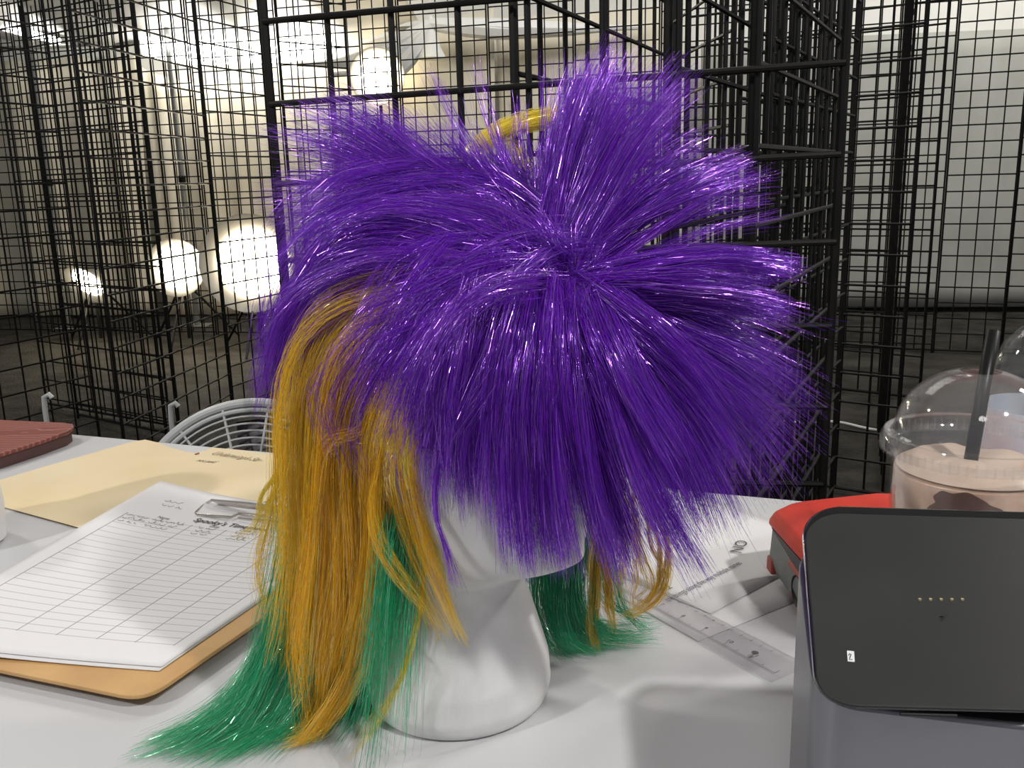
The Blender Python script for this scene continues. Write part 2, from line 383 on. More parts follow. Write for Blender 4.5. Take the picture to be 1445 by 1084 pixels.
# ------------------------------------------------------------------ table
E1, E2 = onz(100, 612), onz(1010, 695)
ex = (E2-E1).normalized(); ey = Vector((-ex.y, ex.x, 0))          # along the far edge, and away from the camera
ref = E1.lerp(E2, .5)
def tp(s, t, z): return ref + ex*s + ey*t + Vector((0,0,z-TZ))
root = empty('folding_table', tp(.05, -.4, 0), 'white laminate folding table carrying the wig head and papers', 'table')
q = MB(); c = []
W0, W1, D = -1.05, 1.10, .90
rr = .03
for (cx, cy, a0) in ((W1-rr, -rr, 0), (W0+rr, -rr, 90), (W0+rr, -D+rr, 180), (W1-rr, -D+rr, 270)):
    for k in range(7):
        a = math.radians(a0+15*k); c.append(tp(cx+rr*math.cos(a), cy+rr*math.sin(a), TZ-.032))
q.prism(c, (0,0,.032)); q.build('tabletop', M['table'], root, bevel=.004, seg=3)
for s in (W0+.22, W1-.22):
    for t in (-.1, -D+.1):
        q = MB(); q.tube([tp(s, t, 0), tp(s, t, TZ-.03)], .014, 12); q.build('leg', M['leg'], root)
    q = MB(); q.tube([tp(s, -.1, .2), tp(s, -D+.1, .2)], .01, 10); q.build('stretcher', M['leg'], root)

# ------------------------------------------------------------------ fan behind the table
def fan():
    c = ony(358, 738, 1.36); tilt = math.radians(18)
    ax = Vector((.06, -math.cos(tilt), math.sin(tilt))).normalized(); rt = Vector((0,0,1)).cross(ax).normalized()*-1; up = rt.cross(ax)*-1
    if up.z < 0: up = -up
    e = empty('desk_fan', (c.x, c.y+.05, 0), 'round white fan with ring guard, peeking over the back edge of the table', 'fan')
    R = .192
    def ring(r, o): return [c + rt*(r*math.cos(a)) + up*(r*math.sin(a)) + ax*o for a in [2*math.pi*k/72 for k in range(72)]]
    q = MB(); q.tube(ring(R, 0), .0075, 10, closed=True); q.tube(ring(R-.012, .004), .004, 8, closed=True)
    n = 72; vs = []; fs = []
    for o, r in ((-.055, R*.98), (0, R), (0, R-.012), (-.055, R*.98-.01)): vs += ring(r, o)
    for i in range(4):
        j = (i+1) % 4
        for k in range(n): fs.append((i*n+k, i*n+(k+1) % n, j*n+(k+1) % n, j*n+k))
    q.add(vs, fs); q.build('outer_ring', M['fangrey'], e)
    g = MB(); r = R-.022; k = 0
    while r > .05: g.tube(ring(r, .018*math.cos(r/R*1.3)), .0017, 6, closed=True); r -= .0115
    for k in range(16):
        a = 2*math.pi*(k+.38)/16; dv = rt*math.cos(a)+up*math.sin(a)
        g.tube([c+dv*.04+ax*.02, c+dv*R*.6+ax*.014, c+dv*(R-.004)+ax*.003], .0022, 6)
    g.build('wire_guard', M['fangrey'], e)
    h = MB(); Mx = Matrix((rt, up, ax)).transposed().to_4x4(); Mx.translation = c
    h.lathe([(.0001, .026), (.035, .024), (.045, .016), (.045, .008)], 24); h.v = [Mx @ v for v in h.v]; h.build('guard_hub', M['whiteplastic'], e)
    for k in range(5):
        b = MB(); a0 = 2*math.pi*k/5; vs = []
        for i in range(7):
            for j in range(5):
                rr_ = .03+(R-.055)*i/6; aa = a0 + (j/4)*(.55+.35*i/6)+.12*i/6
                vs.append(Mx @ Vector((rr_*math.cos(aa), rr_*math.sin(aa), -.035+.02*(j/4)+.002)))
        b.add(vs, [(i*5+j, i*5+j+1, (i+1)*5+j+1, (i+1)*5+j) for i in range(6) for j in range(4)])
        o = b.build('fan_blade', M['fandark'], e); o.modifiers.new('t', 'SOLIDIFY').thickness = .002
    h = MB(); h.lathe([(.0001, -.02), (.03, -.022), (.05, -.06), (.048, -.14), (.02, -.16), (.0001, -.16)], 24); h.v = [Mx @ v for v in h.v]; h.build('motor_housing', M['fangrey'], e)
    s = MB(); b0 = Vector((c.x, c.y+.10, 0)); s.tube([b0+Vector((0,0,.02)), b0+Vector((0,0,c.z-.06)), c-ax*.09], .013, 12); s.build('pole', M['fangrey'], e)
    s = MB(); s.lathe([(.16, 0), (.16, .012), (.13, .022), (.03, .03), (.0001, .03)], 32, b0); s.build('base', M['fangrey'], e)
fan()

# ------------------------------------------------------------------ foam head
HX, HY = -.0435, .588
FD = Vector((.86, -.51, 0)).normalized(); SD = Vector((-FD.y, FD.x, 0))
def foam_head():
    # z, half width side, half width front, half width back, centre shift along the face direction
    rows = [(0,.056,.056,.056,0),(.0015,.0605,.0605,.0605,0),(.012,.0635,.063,.063,0),(.03,.063,.0625,.062,0),(.05,.058,.058,.056,0),(.07,.0525,.053,.050,0),(.088,.048,.048,.046,0),
            (.100,.0465,.050,.046,.001),(.107,.047,.0585,.047,.004),(.112,.048,.074,.048,.008),(.120,.051,.084,.050,.009),(.132,.055,.088,.054,.008),(.147,.059,.088,.059,.006),(.163,.063,.089,.067,.004),(.182,.067,.090,.076,.002),
            (.202,.070,.091,.083,0),(.222,.071,.092,.086,0),(.242,.069,.088,.084,0),(.258,.063,.079,.077,0),(.272,.053,.065,.064,0),(.282,.040,.048,.048,0),(.289,.024,.029,.030,0),(.292,.006,.008,.008,0)]
    zs = [r[0] for r in rows]; n = 96; NZ = 130; vs = []; fs = []
    def lerp(z):
        for i in range(len(rows)-1):
            if z <= rows[i+1][0]:
                t = (z-rows[i][0])/(rows[i+1][0]-rows[i][0]); 
                p0 = rows[max(0, i-1)]; p1 = rows[i]; p2 = rows[i+1]
                return [p1[k]*(1-t)+p2[k]*t for k in range(5)]
        return list(rows[-1])
    zz = [0] + [.0015] + [.292*(i/NZ)**1.0 for i in range(2, NZ+1)]
    C0 = Vector((HX, HY, TZ))
    for z in zz:
        _, w, f, b, sh = lerp(z)
        for k in range(n):
            a = 2*math.pi*k/n; ca, sa = math.cos(a), math.sin(a)
            rx = f if ca > 0 else b
            x = rx*ca + sh; y = w*sa
            if z > .1 and ca > 0:
                g = lambda z0, sz, y0, sy: math.exp(-((z-z0)/sz)**2 - ((y-y0)/sy)**2)
                x += ca*(.020*g(.168, .016, 0, .010) + .012*g(.182, .018, 0, .007) + .006*g(.146, .006, 0, .016) + .005*g(.138, .005, 0, .015)
                         + .006*g(.120, .011, 0, .018) - .009*g(.198, .011, .030, .014) - .009*g(.198, .011, -.030, .014)
                         + .004*g(.197, .006, .030, .009) + .004*g(.197, .006, -.030, .009) + .004*g(.215, .007, .028, .02)+.004*g(.215, .007, -.028, .02) - .003*g(.1425, .0025, 0, .015))
            if z > .1:
                e = math.exp(-((z-.185)/.016)**2 - ((ca*f-0.0)/.010)**2); y += (1 if sa > 0 else -1)*.007*e
            bs = 1+.05*max(0, 1-z/.10); vs.append(C0 + FD*x*bs + SD*y*bs + Vector((0,0,z)))
    m = len(zz)
    for i in range(m-1):
        for k in range(n):
            l = (k+1) % n; fs.append((i*n+k, i*n+l, (i+1)*n+l, (i+1)*n+k))
    fs.append(tuple(range(n))[::-1]); fs.append(tuple((m-1)*n+k for k in range(n)))
    q = MB(); q.add(vs, fs); o = q.build('foam_head', M['foam'], angle=60)
    s = o.modifiers.new('smooth', 'SMOOTH'); s.iterations = 4; s.factor = .5
    setorigin(o, (HX, HY, TZ))
    return tag(o, 'white styrofoam mannequin head standing on the table, wearing the purple wig', 'mannequin head')
foam_head()

# ------------------------------------------------------------------ wig
def hairmat(name, c0, c1, rough=.28, trans=.45, spec=.9, tip=None):
    m = bpy.data.materials.new(name); m.use_nodes = True; nt = m.node_tree; N = nt.nodes; L = nt.links; N.clear()
    out = N.new('ShaderNodeOutputMaterial'); pb = N.new('ShaderNodeBsdfPrincipled'); tr = N.new('ShaderNodeBsdfTranslucent'); mx = N.new('ShaderNodeMixShader')
    at = N.new('ShaderNodeAttribute'); at.attribute_name = 'tone'
    cr = N.new('ShaderNodeValToRGB'); cr.color_ramp.elements[0].color = (*c0, 1); cr.color_ramp.elements[1].color = (*c1, 1)
    L.new(at.outputs['Fac'], cr.inputs['Fac']); L.new(cr.outputs['Color'], pb.inputs['Base Color']); L.new(cr.outputs['Color'], tr.inputs['Color'])
    pb.inputs['Roughness'].default_value = rough; pb.inputs['Specular IOR Level'].default_value = spec
    mx.inputs[0].default_value = trans; L.new(pb.outputs[0], mx.inputs[1]); L.new(tr.outputs[0], mx.inputs[2]); L.new(mx.outputs[0], out.inputs['Surface'])
    return m
def shine_fibre(name, c, rough=.16):  # paler metallic strands that put the hair's highlights into the colour
    return mat(name, c, rough, metal=.85)
M['purple'] = (hairmat('purple_wig_fibre', (.13,.004,.43), (.35,.045,.90), rough=.24, trans=.36, spec=.5), shine_fibre('purple_wig_shine', (.56,.22,1.0), .18), .32)
M['yellow'] = (hairmat('golden_wig_fibre', (.95,.60,.025), (1,.93,.15), rough=.30, trans=.5, spec=.6), shine_fibre('golden_wig_shine', (1.,.88,.4)), .15)
M['green'] = (hairmat('green_wig_fibre', (.012,.45,.20), (.08,.82,.46), rough=.28), shine_fibre('green_wig_shine', (.5,1.,.7)), .18)

def catmull(P, m):
    P = [Vector(p) for p in P]; P = [P[0]*2-P[1]] + P + [P[-1]*2-P[-2]]
    n = len(P)-3; out = []
    for i in range(m):
        u = i/(m-1)*n; k = min(int(u), n-1); t = u-k
        a, b, c, d = P[k:k+4]
        out.append(.5*((2*b)+(c-a)*t+(2*a-5*b+4*c-d)*t*t+(3*b-a-3*c+d)*t**3))
    return np.array([list(v) for v in out])
SEG = 12
class Hair:
    def __init__(s, ws=1.0): s.P = []; s.R = []; s.T = []; s.ws = ws
    def lock(s, pts, w0, w1, n, r=.00013, wave=.0, wavelen=3., tone=(.2,.8), short=.3, frizz=.0015, shape=1.0, flat=1.0):
        C = catmull([ony(*p) for p in pts], SEG*3)              # centre line
        L = np.linalg.norm(np.diff(C, axis=0), axis=1).sum()
        t = np.linspace(0, 1, SEG)
        # clumped offsets
        k = max(3, n//55); w0 *= s.ws; w1 *= s.ws; cl = rng.normal(size=(k, 3)); idx = rng.integers(0, k, n)
        off = cl[idx]*.80 + rng.normal(size=(n, 3))*.22; off[:, 1] *= flat
        off2 = off + rng.normal(size=(n, 3))*.22*(1+1*(rng.random((n, 1)) > .93))
        ln = 1-short*rng.random(n)**1.6
        phase = rng.random(n)*.8 + (cl[idx][:, 0])*1.5
        tt = np.clip(t[None, :]*ln[:, None], 0, 1)               # n,SEG
        fi = tt*(SEG*3-1); i0 = np.minimum(fi.astype(int), SEG*3-2); fr = (fi-i0)[..., None]
        P = C[i0]*(1-fr)+C[i0+1]*fr
        w = (w0+(w1-w0)*tt**shape)[..., None]*.5
        P = P + off[:, None, :]*w*(1-tt[..., None]) + off2[:, None, :]*w*tt[..., None]
        ax = rng.normal(size=(n, 3)); ax /= np.linalg.norm(ax, axis=1)[:, None]
        if wave: P = P + (np.sin(tt*wavelen*2*math.pi+phase[:, None])*wave*tt)[..., None]*(cl[idx]*.4+ax*.3)[:, None, :]
        if frizz:
            f = rng.normal(size=(n, 3))*frizz; f2 = rng.normal(size=(n, 3))*frizz
            P = P + f[:, None, :]*np.sin(tt*5+phase[:, None])[..., None] + f2[:, None, :]*(tt**3)[..., None]*1.6
        P[..., 2] = np.maximum(P[..., 2], TZ+.0012+rng.random((n, 1))*.006)
        # keep off the head
        rel = P-np.array([HX, HY, TZ]); x = rel@np.array(FD); y = rel@np.array(SD); z = rel[..., 2]
        up = z > .10
        ex_ = x/np.where(x > 0, .097, .090); ey_ = y/.076; ez_ = (z-.205)/.094
        d = np.sqrt(ex_**2+ey_**2+ez_**2)+1e-6
        inside = up & (d < 1.0)
        s_ = np.where(inside, 1.0/d, 1.0)
        cx, cy, cz = x*s_, y*s_, (z-.205)*s_+.205
        newP = np.array([HX, HY, TZ])+cx[..., None]*np.array(FD)+cy[..., None]*np.array(SD); newP[..., 2] = TZ+cz
        P = np.where(inside[..., None], newP, P)
        s.P.append(P); s.R.append(np.broadcast_to((r*(.75+.5*rng.random(n)))[:, None]*(1-.55*t[None, :]**2), (n, SEG)).copy())
        s.T.append(np.clip(tone[0]+(tone[1]-tone[0])*(rng.random(n)*.5+.5*((cl[idx][:, 1]*.3+.5))), 0, 1))
    def build(s, name, m, parent, org):
        P = np.concatenate(s.P); R = np.concatenate(s.R); T = np.concatenate(s.T); n = len(P)
        D = np.gradient(P, axis=1); D /= np.linalg.norm(D, axis=2, keepdims=True)+1e-9
        ref_ = rng.normal(size=(n, 1, 3)); A = np.cross(D, ref_); A /= np.linalg.norm(A, axis=2, keepdims=True)+1e-9
        B = np.cross(D, A)
        V = []
        flat = rng.random(n) < .40; tw = (rng.normal(size=n)*14*flat)[:, None]*np.linspace(0, 1, SEG)[None, :]
        for k in range(3):
            a = (2*math.pi*k/3+tw)[..., None]; V.append(P+(A*np.cos(a)+B*np.sin(a))*R[..., None])
        V = np.stack(V, axis=2)                                 # n,SEG,3,3
        V = V.reshape(-1, 3)-np.array(org)
        base = (np.arange(n)*SEG*3)[:, None, None]+(np.arange(SEG-1)*3)[None, :, None]
        k = np.arange(3); l = (k+1) % 3
        F = np.stack([base+k, base+l, base+l+3, base+k+3], axis=-1).reshape(-1, 4)
        me = bpy.data.meshes.new(name); nf = len(F)
        me.vertices.add(len(V)); me.vertices.foreach_set('co', V.astype(np.float32).ravel())
        me.loops.add(nf*4); me.loops.foreach_set('vertex_index', F.astype(np.int32).ravel())
        me.polygons.add(nf); me.polygons.foreach_set('loop_start', (np.arange(nf)*4).astype(np.int32))
        sm = np.repeat(~flat, (SEG-1)*3); me.polygons.foreach_set('use_smooth', sm)
        me.update(calc_edges=True); me.validate()
        at = me.attributes.new('tone', 'FLOAT', 'POINT'); at.data.foreach_set('value', np.repeat(T, SEG*3).astype(np.float32))
        me.materials.append(m[0]); me.materials.append(m[1])
        me.polygons.foreach_set('material_index', np.repeat(((rng.random(n) < m[2])).astype(np.int32), (SEG-1)*3))
        o = bpy.data.objects.new(name, me); COL.objects.link(o); o.parent = parent
        return o
WORG = Vector((HX, HY, TZ+.25))
wig = empty('wig', WORG, 'spiky purple wig with long yellow and green hair under it, on the foam head', 'wig')
# cap
q = MB(); vs = []; fs = []; nu, nv = 48, 20
for j in range(nv+1):
    ph = math.radians(2+88*j/nv)
    for i in range(nu):
        a = 2*math.pi*i/nu; front = math.cos(a)
        phm = ph*(1.0 if front > 0 else 1.22)
        x = math.sin(phm)*math.cos(a)*(.0955 if front > 0 else .0895); y = math.sin(phm)*math.sin(a)*.0745; z = .205+math.cos(phm)*.0925
        vs.append(Vector((HX, HY, TZ))+FD*x+SD*y+Vector((0,0,z)))
for j in range(nv):
    for i in range(nu):
        l = (i+1) % nu; fs.append((j*nu+i, j*nu+l, (j+1)*nu+l, (j+1)*nu+i))
fs.append(tuple(range(nu)))
q.add(vs, fs); M['cap'] = mat('purple_cap_net', (.05,.008,.22), .7)
o = q.build('wig_cap', M['cap'], wig, angle=80); o.modifiers.new('t', 'SOLIDIFY').thickness = .0015

P = Hair(.62); C = (785, 395, .545)
def pl(tip, mid=None, n=400, w0=.02, w1=.045, Y=(.545, .56, .575), c=C, bend=0, **k):
    cx, cy = c[0], c[1]; tx, ty = tip
    dx, dy = tx-cx, ty-cy
    m1 = (cx+dx*.33-dy*bend*.8, cy+dy*.33+dx*bend*.8, Y[0]*.6+Y[1]*.4); m2 = (cx+dx*.68-dy*bend, cy+dy*.68+dx*bend, Y[1])
    P.lock([(cx, cy, c[2]), m1, m2, (tx, ty, Y[2])], w0, w1, n, **k)
# upright spikes
pl((866, 78), n=900, w1=.040, bend=-.05, Y=(.55,.57,.59))
pl((838, 120), n=500, w1=.045, bend=-.06, Y=(.56,.58,.60))
pl((900, 110), n=420, w1=.035, bend=-.03)
pl((962, 118), n=620, w1=.042, bend=-.06)
pl((930, 150), n=420, w1=.05, bend=-.03)
pl((1003, 190), n=300, w1=.04, bend=-.06)
pl((1056, 230), n=620, w1=.018, bend=-.05)
pl((1020, 258), n=300, w1=.03, bend=-.03)
pl((1088, 272), n=330, w1=.022, bend=-.06)
pl((780, 85), n=110, w1=.035, c=(770, 330, .58), Y=(.59,.6,.62))
pl((775, 190), n=500, w0=.02, w1=.02, c=(775, 340, .57), Y=(.58,.59,.60))
# the tight tuft pointing right
pl((1125, 378), n=900, w0=.022, w1=.018, bend=-.06, c=(830, 395, .54), Y=(.53,.53,.53))
pl((1110, 436), n=650, w0=.030, w1=.020, bend=-.04, c=(830, 405, .54), Y=(.53,.53,.53))
pl((1090, 405), n=600, w0=.022, w1=.02, bend=-.05, c=(830, 400, .54), Y=(.53,.53,.53))
# loose fan at the right
for tip, n in (((1130, 465), 200), ((1125, 520), 300), ((1120, 560), 420), ((1115, 610), 420), ((1085, 640), 420), ((1090, 690), 300), ((1050, 700), 380), ((1130, 590), 200)):
    pl(tip, n=n, w0=.03, w1=.06, bend=-.05, c=(835, 420, .545), Y=(.54,.55,.57), short=.5)
for tip, n in (((1010, 615), 700), ((985, 560), 350), ((1030, 660), 500), ((995, 735), 700), ((1015, 700), 420)):
    pl(tip, n=n, w0=.03, w1=.032, bend=-.04, c=(825, 420, .54), Y=(.52,.515,.52), short=.3)
# fringe over the face
for tip, n, w, c in (((975, 785), 700, .03, (820, 430)), ((925, 770), 650, .03, (815, 430)), ((890, 805), 750, .026, (810, 430)), ((868, 800), 500, .025, (805, 430)),
                     ((930, 650), 900, .026, (825, 430)), ((905, 610), 800, .024, (820, 425)), ((835, 760), 600, .03, (790, 430)), ((790, 800), 700, .024, (770, 430)), ((760, 805), 500, .022, (760, 430)),
                     ((805, 650), 800, .028, (785, 425)), ((745, 640), 800, .03, (760, 425)), ((735, 800), 650, .022, (740, 430)), ((720, 740), 500, .024, (730, 430)), ((700, 690), 500, .026, (720, 430))):
    pl(tip, n=n, w0=.02, w1=w, c=(c[0], c[1], .525), Y=(.498,.488,.492), bend=.03, short=.35)
# hair over the cheek, left of the fringe
for tip, n in (((665, 690), 420), ((635, 690), 420), ((690, 700), 420), ((665, 650), 600), ((635, 650), 600), ((605, 640), 520), ((655, 600), 500), ((575, 585), 420), ((615, 560), 450), ((560, 545), 260)):
    pl(tip, n=n, w0=.045, w1=.040, c=(700-(665-tip[0])*.3, 400, .535), Y=(.515,.505,.51), bend=.05, short=.4)
P.lock([(635, 560, .51), (620, 640, .50), (615, 720, .50), (632, 780, .50), (645, 832, .50)], .004, .004, 60)
# crown mass sweeping left
for pts, n, w0, w1 in (
    ([(790,380,.55),(700,320,.57),(600,300,.58),(515,318,.58),(452,378,.575),(415,465,.57),(398,545,.57)], 1300, .05, .032),
    ([(780,390,.55),(690,345,.56),(590,325,.565),(505,348,.57),(445,412,.57),(415,490,.565),(400,570,.565)], 1100, .05, .030),
    ([(770,400,.545),(680,375,.545),(600,370,.55),(520,385,.555),(450,420,.555),(410,480,.555)], 650, .05, .035),
    ([(790,370,.56),(690,290,.60),(590,275,.61),(500,290,.60),(440,325,.60),(405,385,.60)], 800, .05, .035),
    ([(760,400,.54),(680,400,.53),(600,430,.52),(560,470,.515),(540,520,.51)], 700, .05, .045),
    ([(750,410,.54),(690,420,.525),(640,460,.51),(610,520,.505),(600,580,.505)], 800, .05, .045)):
    P.lock(pts, w0, w1, n, short=.45, wave=.004, wavelen=1.5)
# dense cover of the crown
for k in range(14):
    x = 620+rng.random()*180; y = 270+rng.random()*60; Yb = .60
    P.lock([(788+rng.normal()*12, 392+rng.normal()*8, .545), ((788+x)/2, (392+y)/2-12, .57), (x, y, .60), (x-55-50*rng.random(), y+4+20*rng.random(), .61)], .03, .05, 260, short=.3)
for k in range(9):
    x = 700+rng.random()*150; y = 470+rng.random()*70
    P.lock([(788+rng.normal()*14, 390+rng.normal()*8, .543), ((788+x)/2, (392+y)/2, .52), (x, y, .505), (x+rng.normal()*12, y+90, .495)], .03, .04, 240, short=.3)
# swirl around the crown point
for k in range(14):
    a = 2*math.pi*k/14; x, y = 788+50*math.cos(a), 385+34*math.sin(a)
    P.lock([(788, 390, .55), (788+25*math.cos(a+.6), 388+18*math.sin(a+.6), .535), (x, y, .535), (788+95*math.cos(a-.3), 385+70*math.sin(a-.3), .545)], .02, .035, 150)
# up and left sprays
for tip, n, c, w1 in (((440, 130), 160, (660, 300), .03), ((480, 165), 320, (665, 300), .03), ((430, 195), 320, (655, 300), .03), ((425, 150), 200, (660, 300), .05), ((455, 185), 380, (660, 300), .055), ((500, 190), 260, (660, 295), .05), ((415, 215), 300, (650, 305), .05), ((400, 265), 360, (650, 310), .055),
                      ((385, 315), 360, (650, 315), .045), ((470, 240), 260, (660, 300), .03), ((520, 235), 200, (670, 300), .02), ((560, 260), 200, (680, 305), .02)):
    pl(tip, n=n, w0=.03, w1=w1, c=(c[0], c[1], .60), Y=(.62,.64,.66), bend=.05, short=.5)
for tip, n, c, w1 in (((560, 175), 110, (720, 290), .03), ((600, 95), 50, (735, 300), .02), ((622, 160), 120, (735, 300), .018), ((585, 215), 330, (720, 295), .022), ((640, 230), 260, (740, 300), .02),
                      ((690, 110), 60, (760, 310), .03), ((665, 200), 260, (760, 320), .012), ((712, 200), 280, (765, 320), .016), ((735, 130), 60, (765, 310), .02), ((740, 225), 220, (770, 320), .016)):
    pl(tip, n=n, w0=.02, w1=w1, c=(c[0], c[1], .59), Y=(.60,.61,.62), bend=-.04, short=.4)
# far side of the purple crown
for tip, n in (((560, 300), 400), ((640, 270), 500), ((720, 270), 500), ((800, 300), 300), ((870, 340), 200), ((620, 330), 400)):
    pl(tip, n=n, w0=.05, w1=.035, c=(740, 360, .60), Y=(.63,.64,.65), short=.3)
# thin purple strands mixed over the yellow
for k in range(7):
    x = 470+18*k
    P.lock([(600+6*k, 440, .535), (520+10*k, 470+6*k, .53), (x-20, 560+8*k, .53), (x, 660+6*k, .53)], .012, .02, 40, wave=.004)
P.build('purple_hair', M['purple'], wig, WORG)

G = Hair(.55)
# curved golden mass at the left, over the side of the head
for pts, n, w0, w1, tone in (
    ([(600,395,.55),(520,415,.55),(455,455,.55),(418,540,.55),(408,680,.55),(408,820,.55),(402,920,.55)], 700, .035, .030, (.2,.8)),
    ([(605,420,.55),(520,445,.55),(465,510,.545),(446,620,.545),(440,760,.545),(430,880,.545),(420,975,.545)], 800, .035, .030, (.1,.7)),
    ([(610,440,.55),(540,470,.55),(480,540,.545),(462,640,.545),(470,760,.545),(470,870,.545),(450,970,.545)], 800, .035, .030, (.0,.5)),
    ([(620,470,.55),(560,500,.545),(515,560,.54),(495,650,.54),(510,760,.54),(515,850,.54),(490,940,.535),(440,1020,.53),(405,1075,.525)], 750, .03, .020, (.1,.6)),
    ([(630,480,.545),(590,520,.54),(550,580,.535),(530,660,.535),(525,760,.535),(520,850,.53),(495,930,.53)], 600, .03, .022, (.1,.5)),
    ([(560,480,.545),(520,490,.54),(500,540,.54),(520,600,.535),(530,640,.53),(522,690,.53)], 260, .02, .014, (.6,1.)),
    ([(600,560,.54),(560,620,.535),(500,640,.535),(480,760,.54),(460,900,.545),(450,1000,.545),(425,1070,.53)], 500, .03, .025, (0,.5)),
    ([(425,560,.575),(415,700,.575),(408,820,.575),(398,920,.575)], 350, .03, .035, (.3,.9)),
    ([(640,520,.54),(590,590,.53),(575,670,.525),(590,760,.52),(625,840,.515),(658,910,.51)], 170, .02, .012, (.1,.9)),
    ([(630,520,.54),(575,600,.53),(555,690,.525),(570,770,.52),(605,850,.515),(640,905,.51)], 110, .02, .014, (.1,.8)),
    ([(610,520,.545),(570,600,.535),(545,680,.53),(560,760,.525),(588,840,.52),(612,900,.52)], 90, .018, .014, (.1,.6)),
    ([(600,760,.525),(596,850,.52),(575,930,.515),(540,1010,.51),(490,1066,.505)], 70, .004, .006, (.5,1.)),
    ([(395,640,.58),(378,690,.58),(358,730,.58),(345,770,.58)], 110, .006, .018, (.6,1.)),
    ([(400,600,.58),(385,690,.58),(372,770,.58),(362,850,.58)], 60, .01, .02, (.6,1.))):
    pts = [((x+12 if x < 500 else x), y, Y_) for x, y, Y_ in pts]
    G.lock(pts, w0, w1, int(n*.85), tone=tone, wave=.008, wavelen=1.5, frizz=.001, short=.35)
# golden hair on the far side of the face
for pts, n, w0, w1 in (
    ([(840,640,.64),(845,740,.64),(838,830,.64),(840,935,.635)], 220, .02, .008),
    ([(855,640,.64),(856,740,.64),(860,830,.64),(868,890,.635)], 170, .012, .010),
    ([(900,680,.64),(930,750,.63),(938,800,.63),(920,850,.63),(880,872,.63)], 150, .012, .014),
    ([(890,700,.64),(905,770,.63),(922,820,.63),(905,860,.63)], 90, .012, .010),
    ([(880,680,.64),(885,780,.64),(880,850,.64)], 120, .03, .03)):
    G.lock(pts, w0, w1, n, tone=(.2,.8), wave=.003, frizz=.001)
# golden tuft showing above the crown, and the hair under it
G.lock([(640,260,.66),(680,205,.68),(730,178,.69),(800,165,.69),(830,178,.69)], .020, .022, 1000, tone=(.75,1.), frizz=.001)
G.lock([(620,280,.66),(630,245,.67),(650,225,.67),(700,230,.67)], .02, .02, 160, tone=(.5,1.), frizz=.002)
G.lock([(760,300,.67),(720,215,.69),(710,190,.69)], .03, .02, 140, tone=(.6,1.), frizz=.002)
G.build('yellow_hair', M['yellow'], wig, WORG)

N = Hair(.65)
for pts, n, w0, w1 in (
    ([(520,560,.60),(470,700,.60),(440,840,.59),(390,950,.57),(310,1030,.545),(215,1085,.52)], 700, .05, .028),
    ([(520,560,.60),(480,720,.60),(450,870,.585),(420,980,.56),(370,1060,.54),(300,1110,.51)], 1200, .06, .05),
    ([(530,560,.60),(500,720,.60),(470,880,.585),(450,1000,.565),(410,1110,.53)], 1200, .05, .045),
    ([(540,600,.60),(520,740,.60),(505,880,.59),(485,1000,.575),(480,1110,.54)], 800, .04, .045),
    ([(500,640,.60),(440,800,.59),(410,880,.58),(370,960,.565),(330,1000,.555)], 160, .02, .02),
    ([(440,700,.60),(420,840,.59),(365,950,.565),(280,1020,.545),(240,1045,.535)], 120, .03, .03),
    ([(545,620,.60),(548,720,.60),(552,800,.60),(540,900,.60),(525,960,.595)], 330, .02, .010),
    ([(560,690,.56),(558,760,.545),(548,860,.53),(535,980,.52),(520,1060,.51)], 120, .03, .05),
    ([(600,700,.545),(592,780,.53),(580,880,.52),(575,1000,.51)], 120, .03, .07),
    ([(565,720,.535),(558,790,.525),(545,900,.515),(530,1010,.51)], 160, .05, .07),
    ([(800,620,.655),(785,730,.655),(780,820,.65),(790,880,.645),(835,915,.635)], 900, .05, .028),
    ([(790,620,.655),(770,760,.655),(765,850,.65),(785,905,.64),(800,935,.63)], 700, .04, .03),
    ([(820,640,.655),(810,760,.65),(805,850,.645),(840,890,.64),(915,895,.64)], 260, .03, .014),
    ([(820,640,.655),(812,780,.65),(820,870,.645),(860,905,.64),(925,910,.63)], 180, .03, .02),
    ([(800,640,.655),(800,800,.65),(815,890,.64),(850,925,.635),(880,945,.63)], 180, .03, .03),
    ([(830,700,.65),(850,820,.65),(880,860,.64),(925,868,.64)], 120, .03, .02)):
    N.lock(pts, w0, w1, n, tone=(.0,.9), wave=.004, wavelen=1.3, frizz=.0015, short=.35)
N.build('green_hair', M['green'], wig, WORG)

# ------------------------------------------------------------------ clipboard, sheets, folder
def poly_thing(name, pxs, h, th, m, label, cat, bev=0):
    pts = [onz(x, y, h+th) for x, y in pxs]; q = MB(); q.prism([p-Vector((0,0,th)) for p in pts], (0,0,th))
    o = q.build(name, m, smooth=False, bevel=bev); c = sum(pts, Vector())/len(pts); setorigin(o, (c.x, c.y, TZ+h)); return tag(o, label, cat)
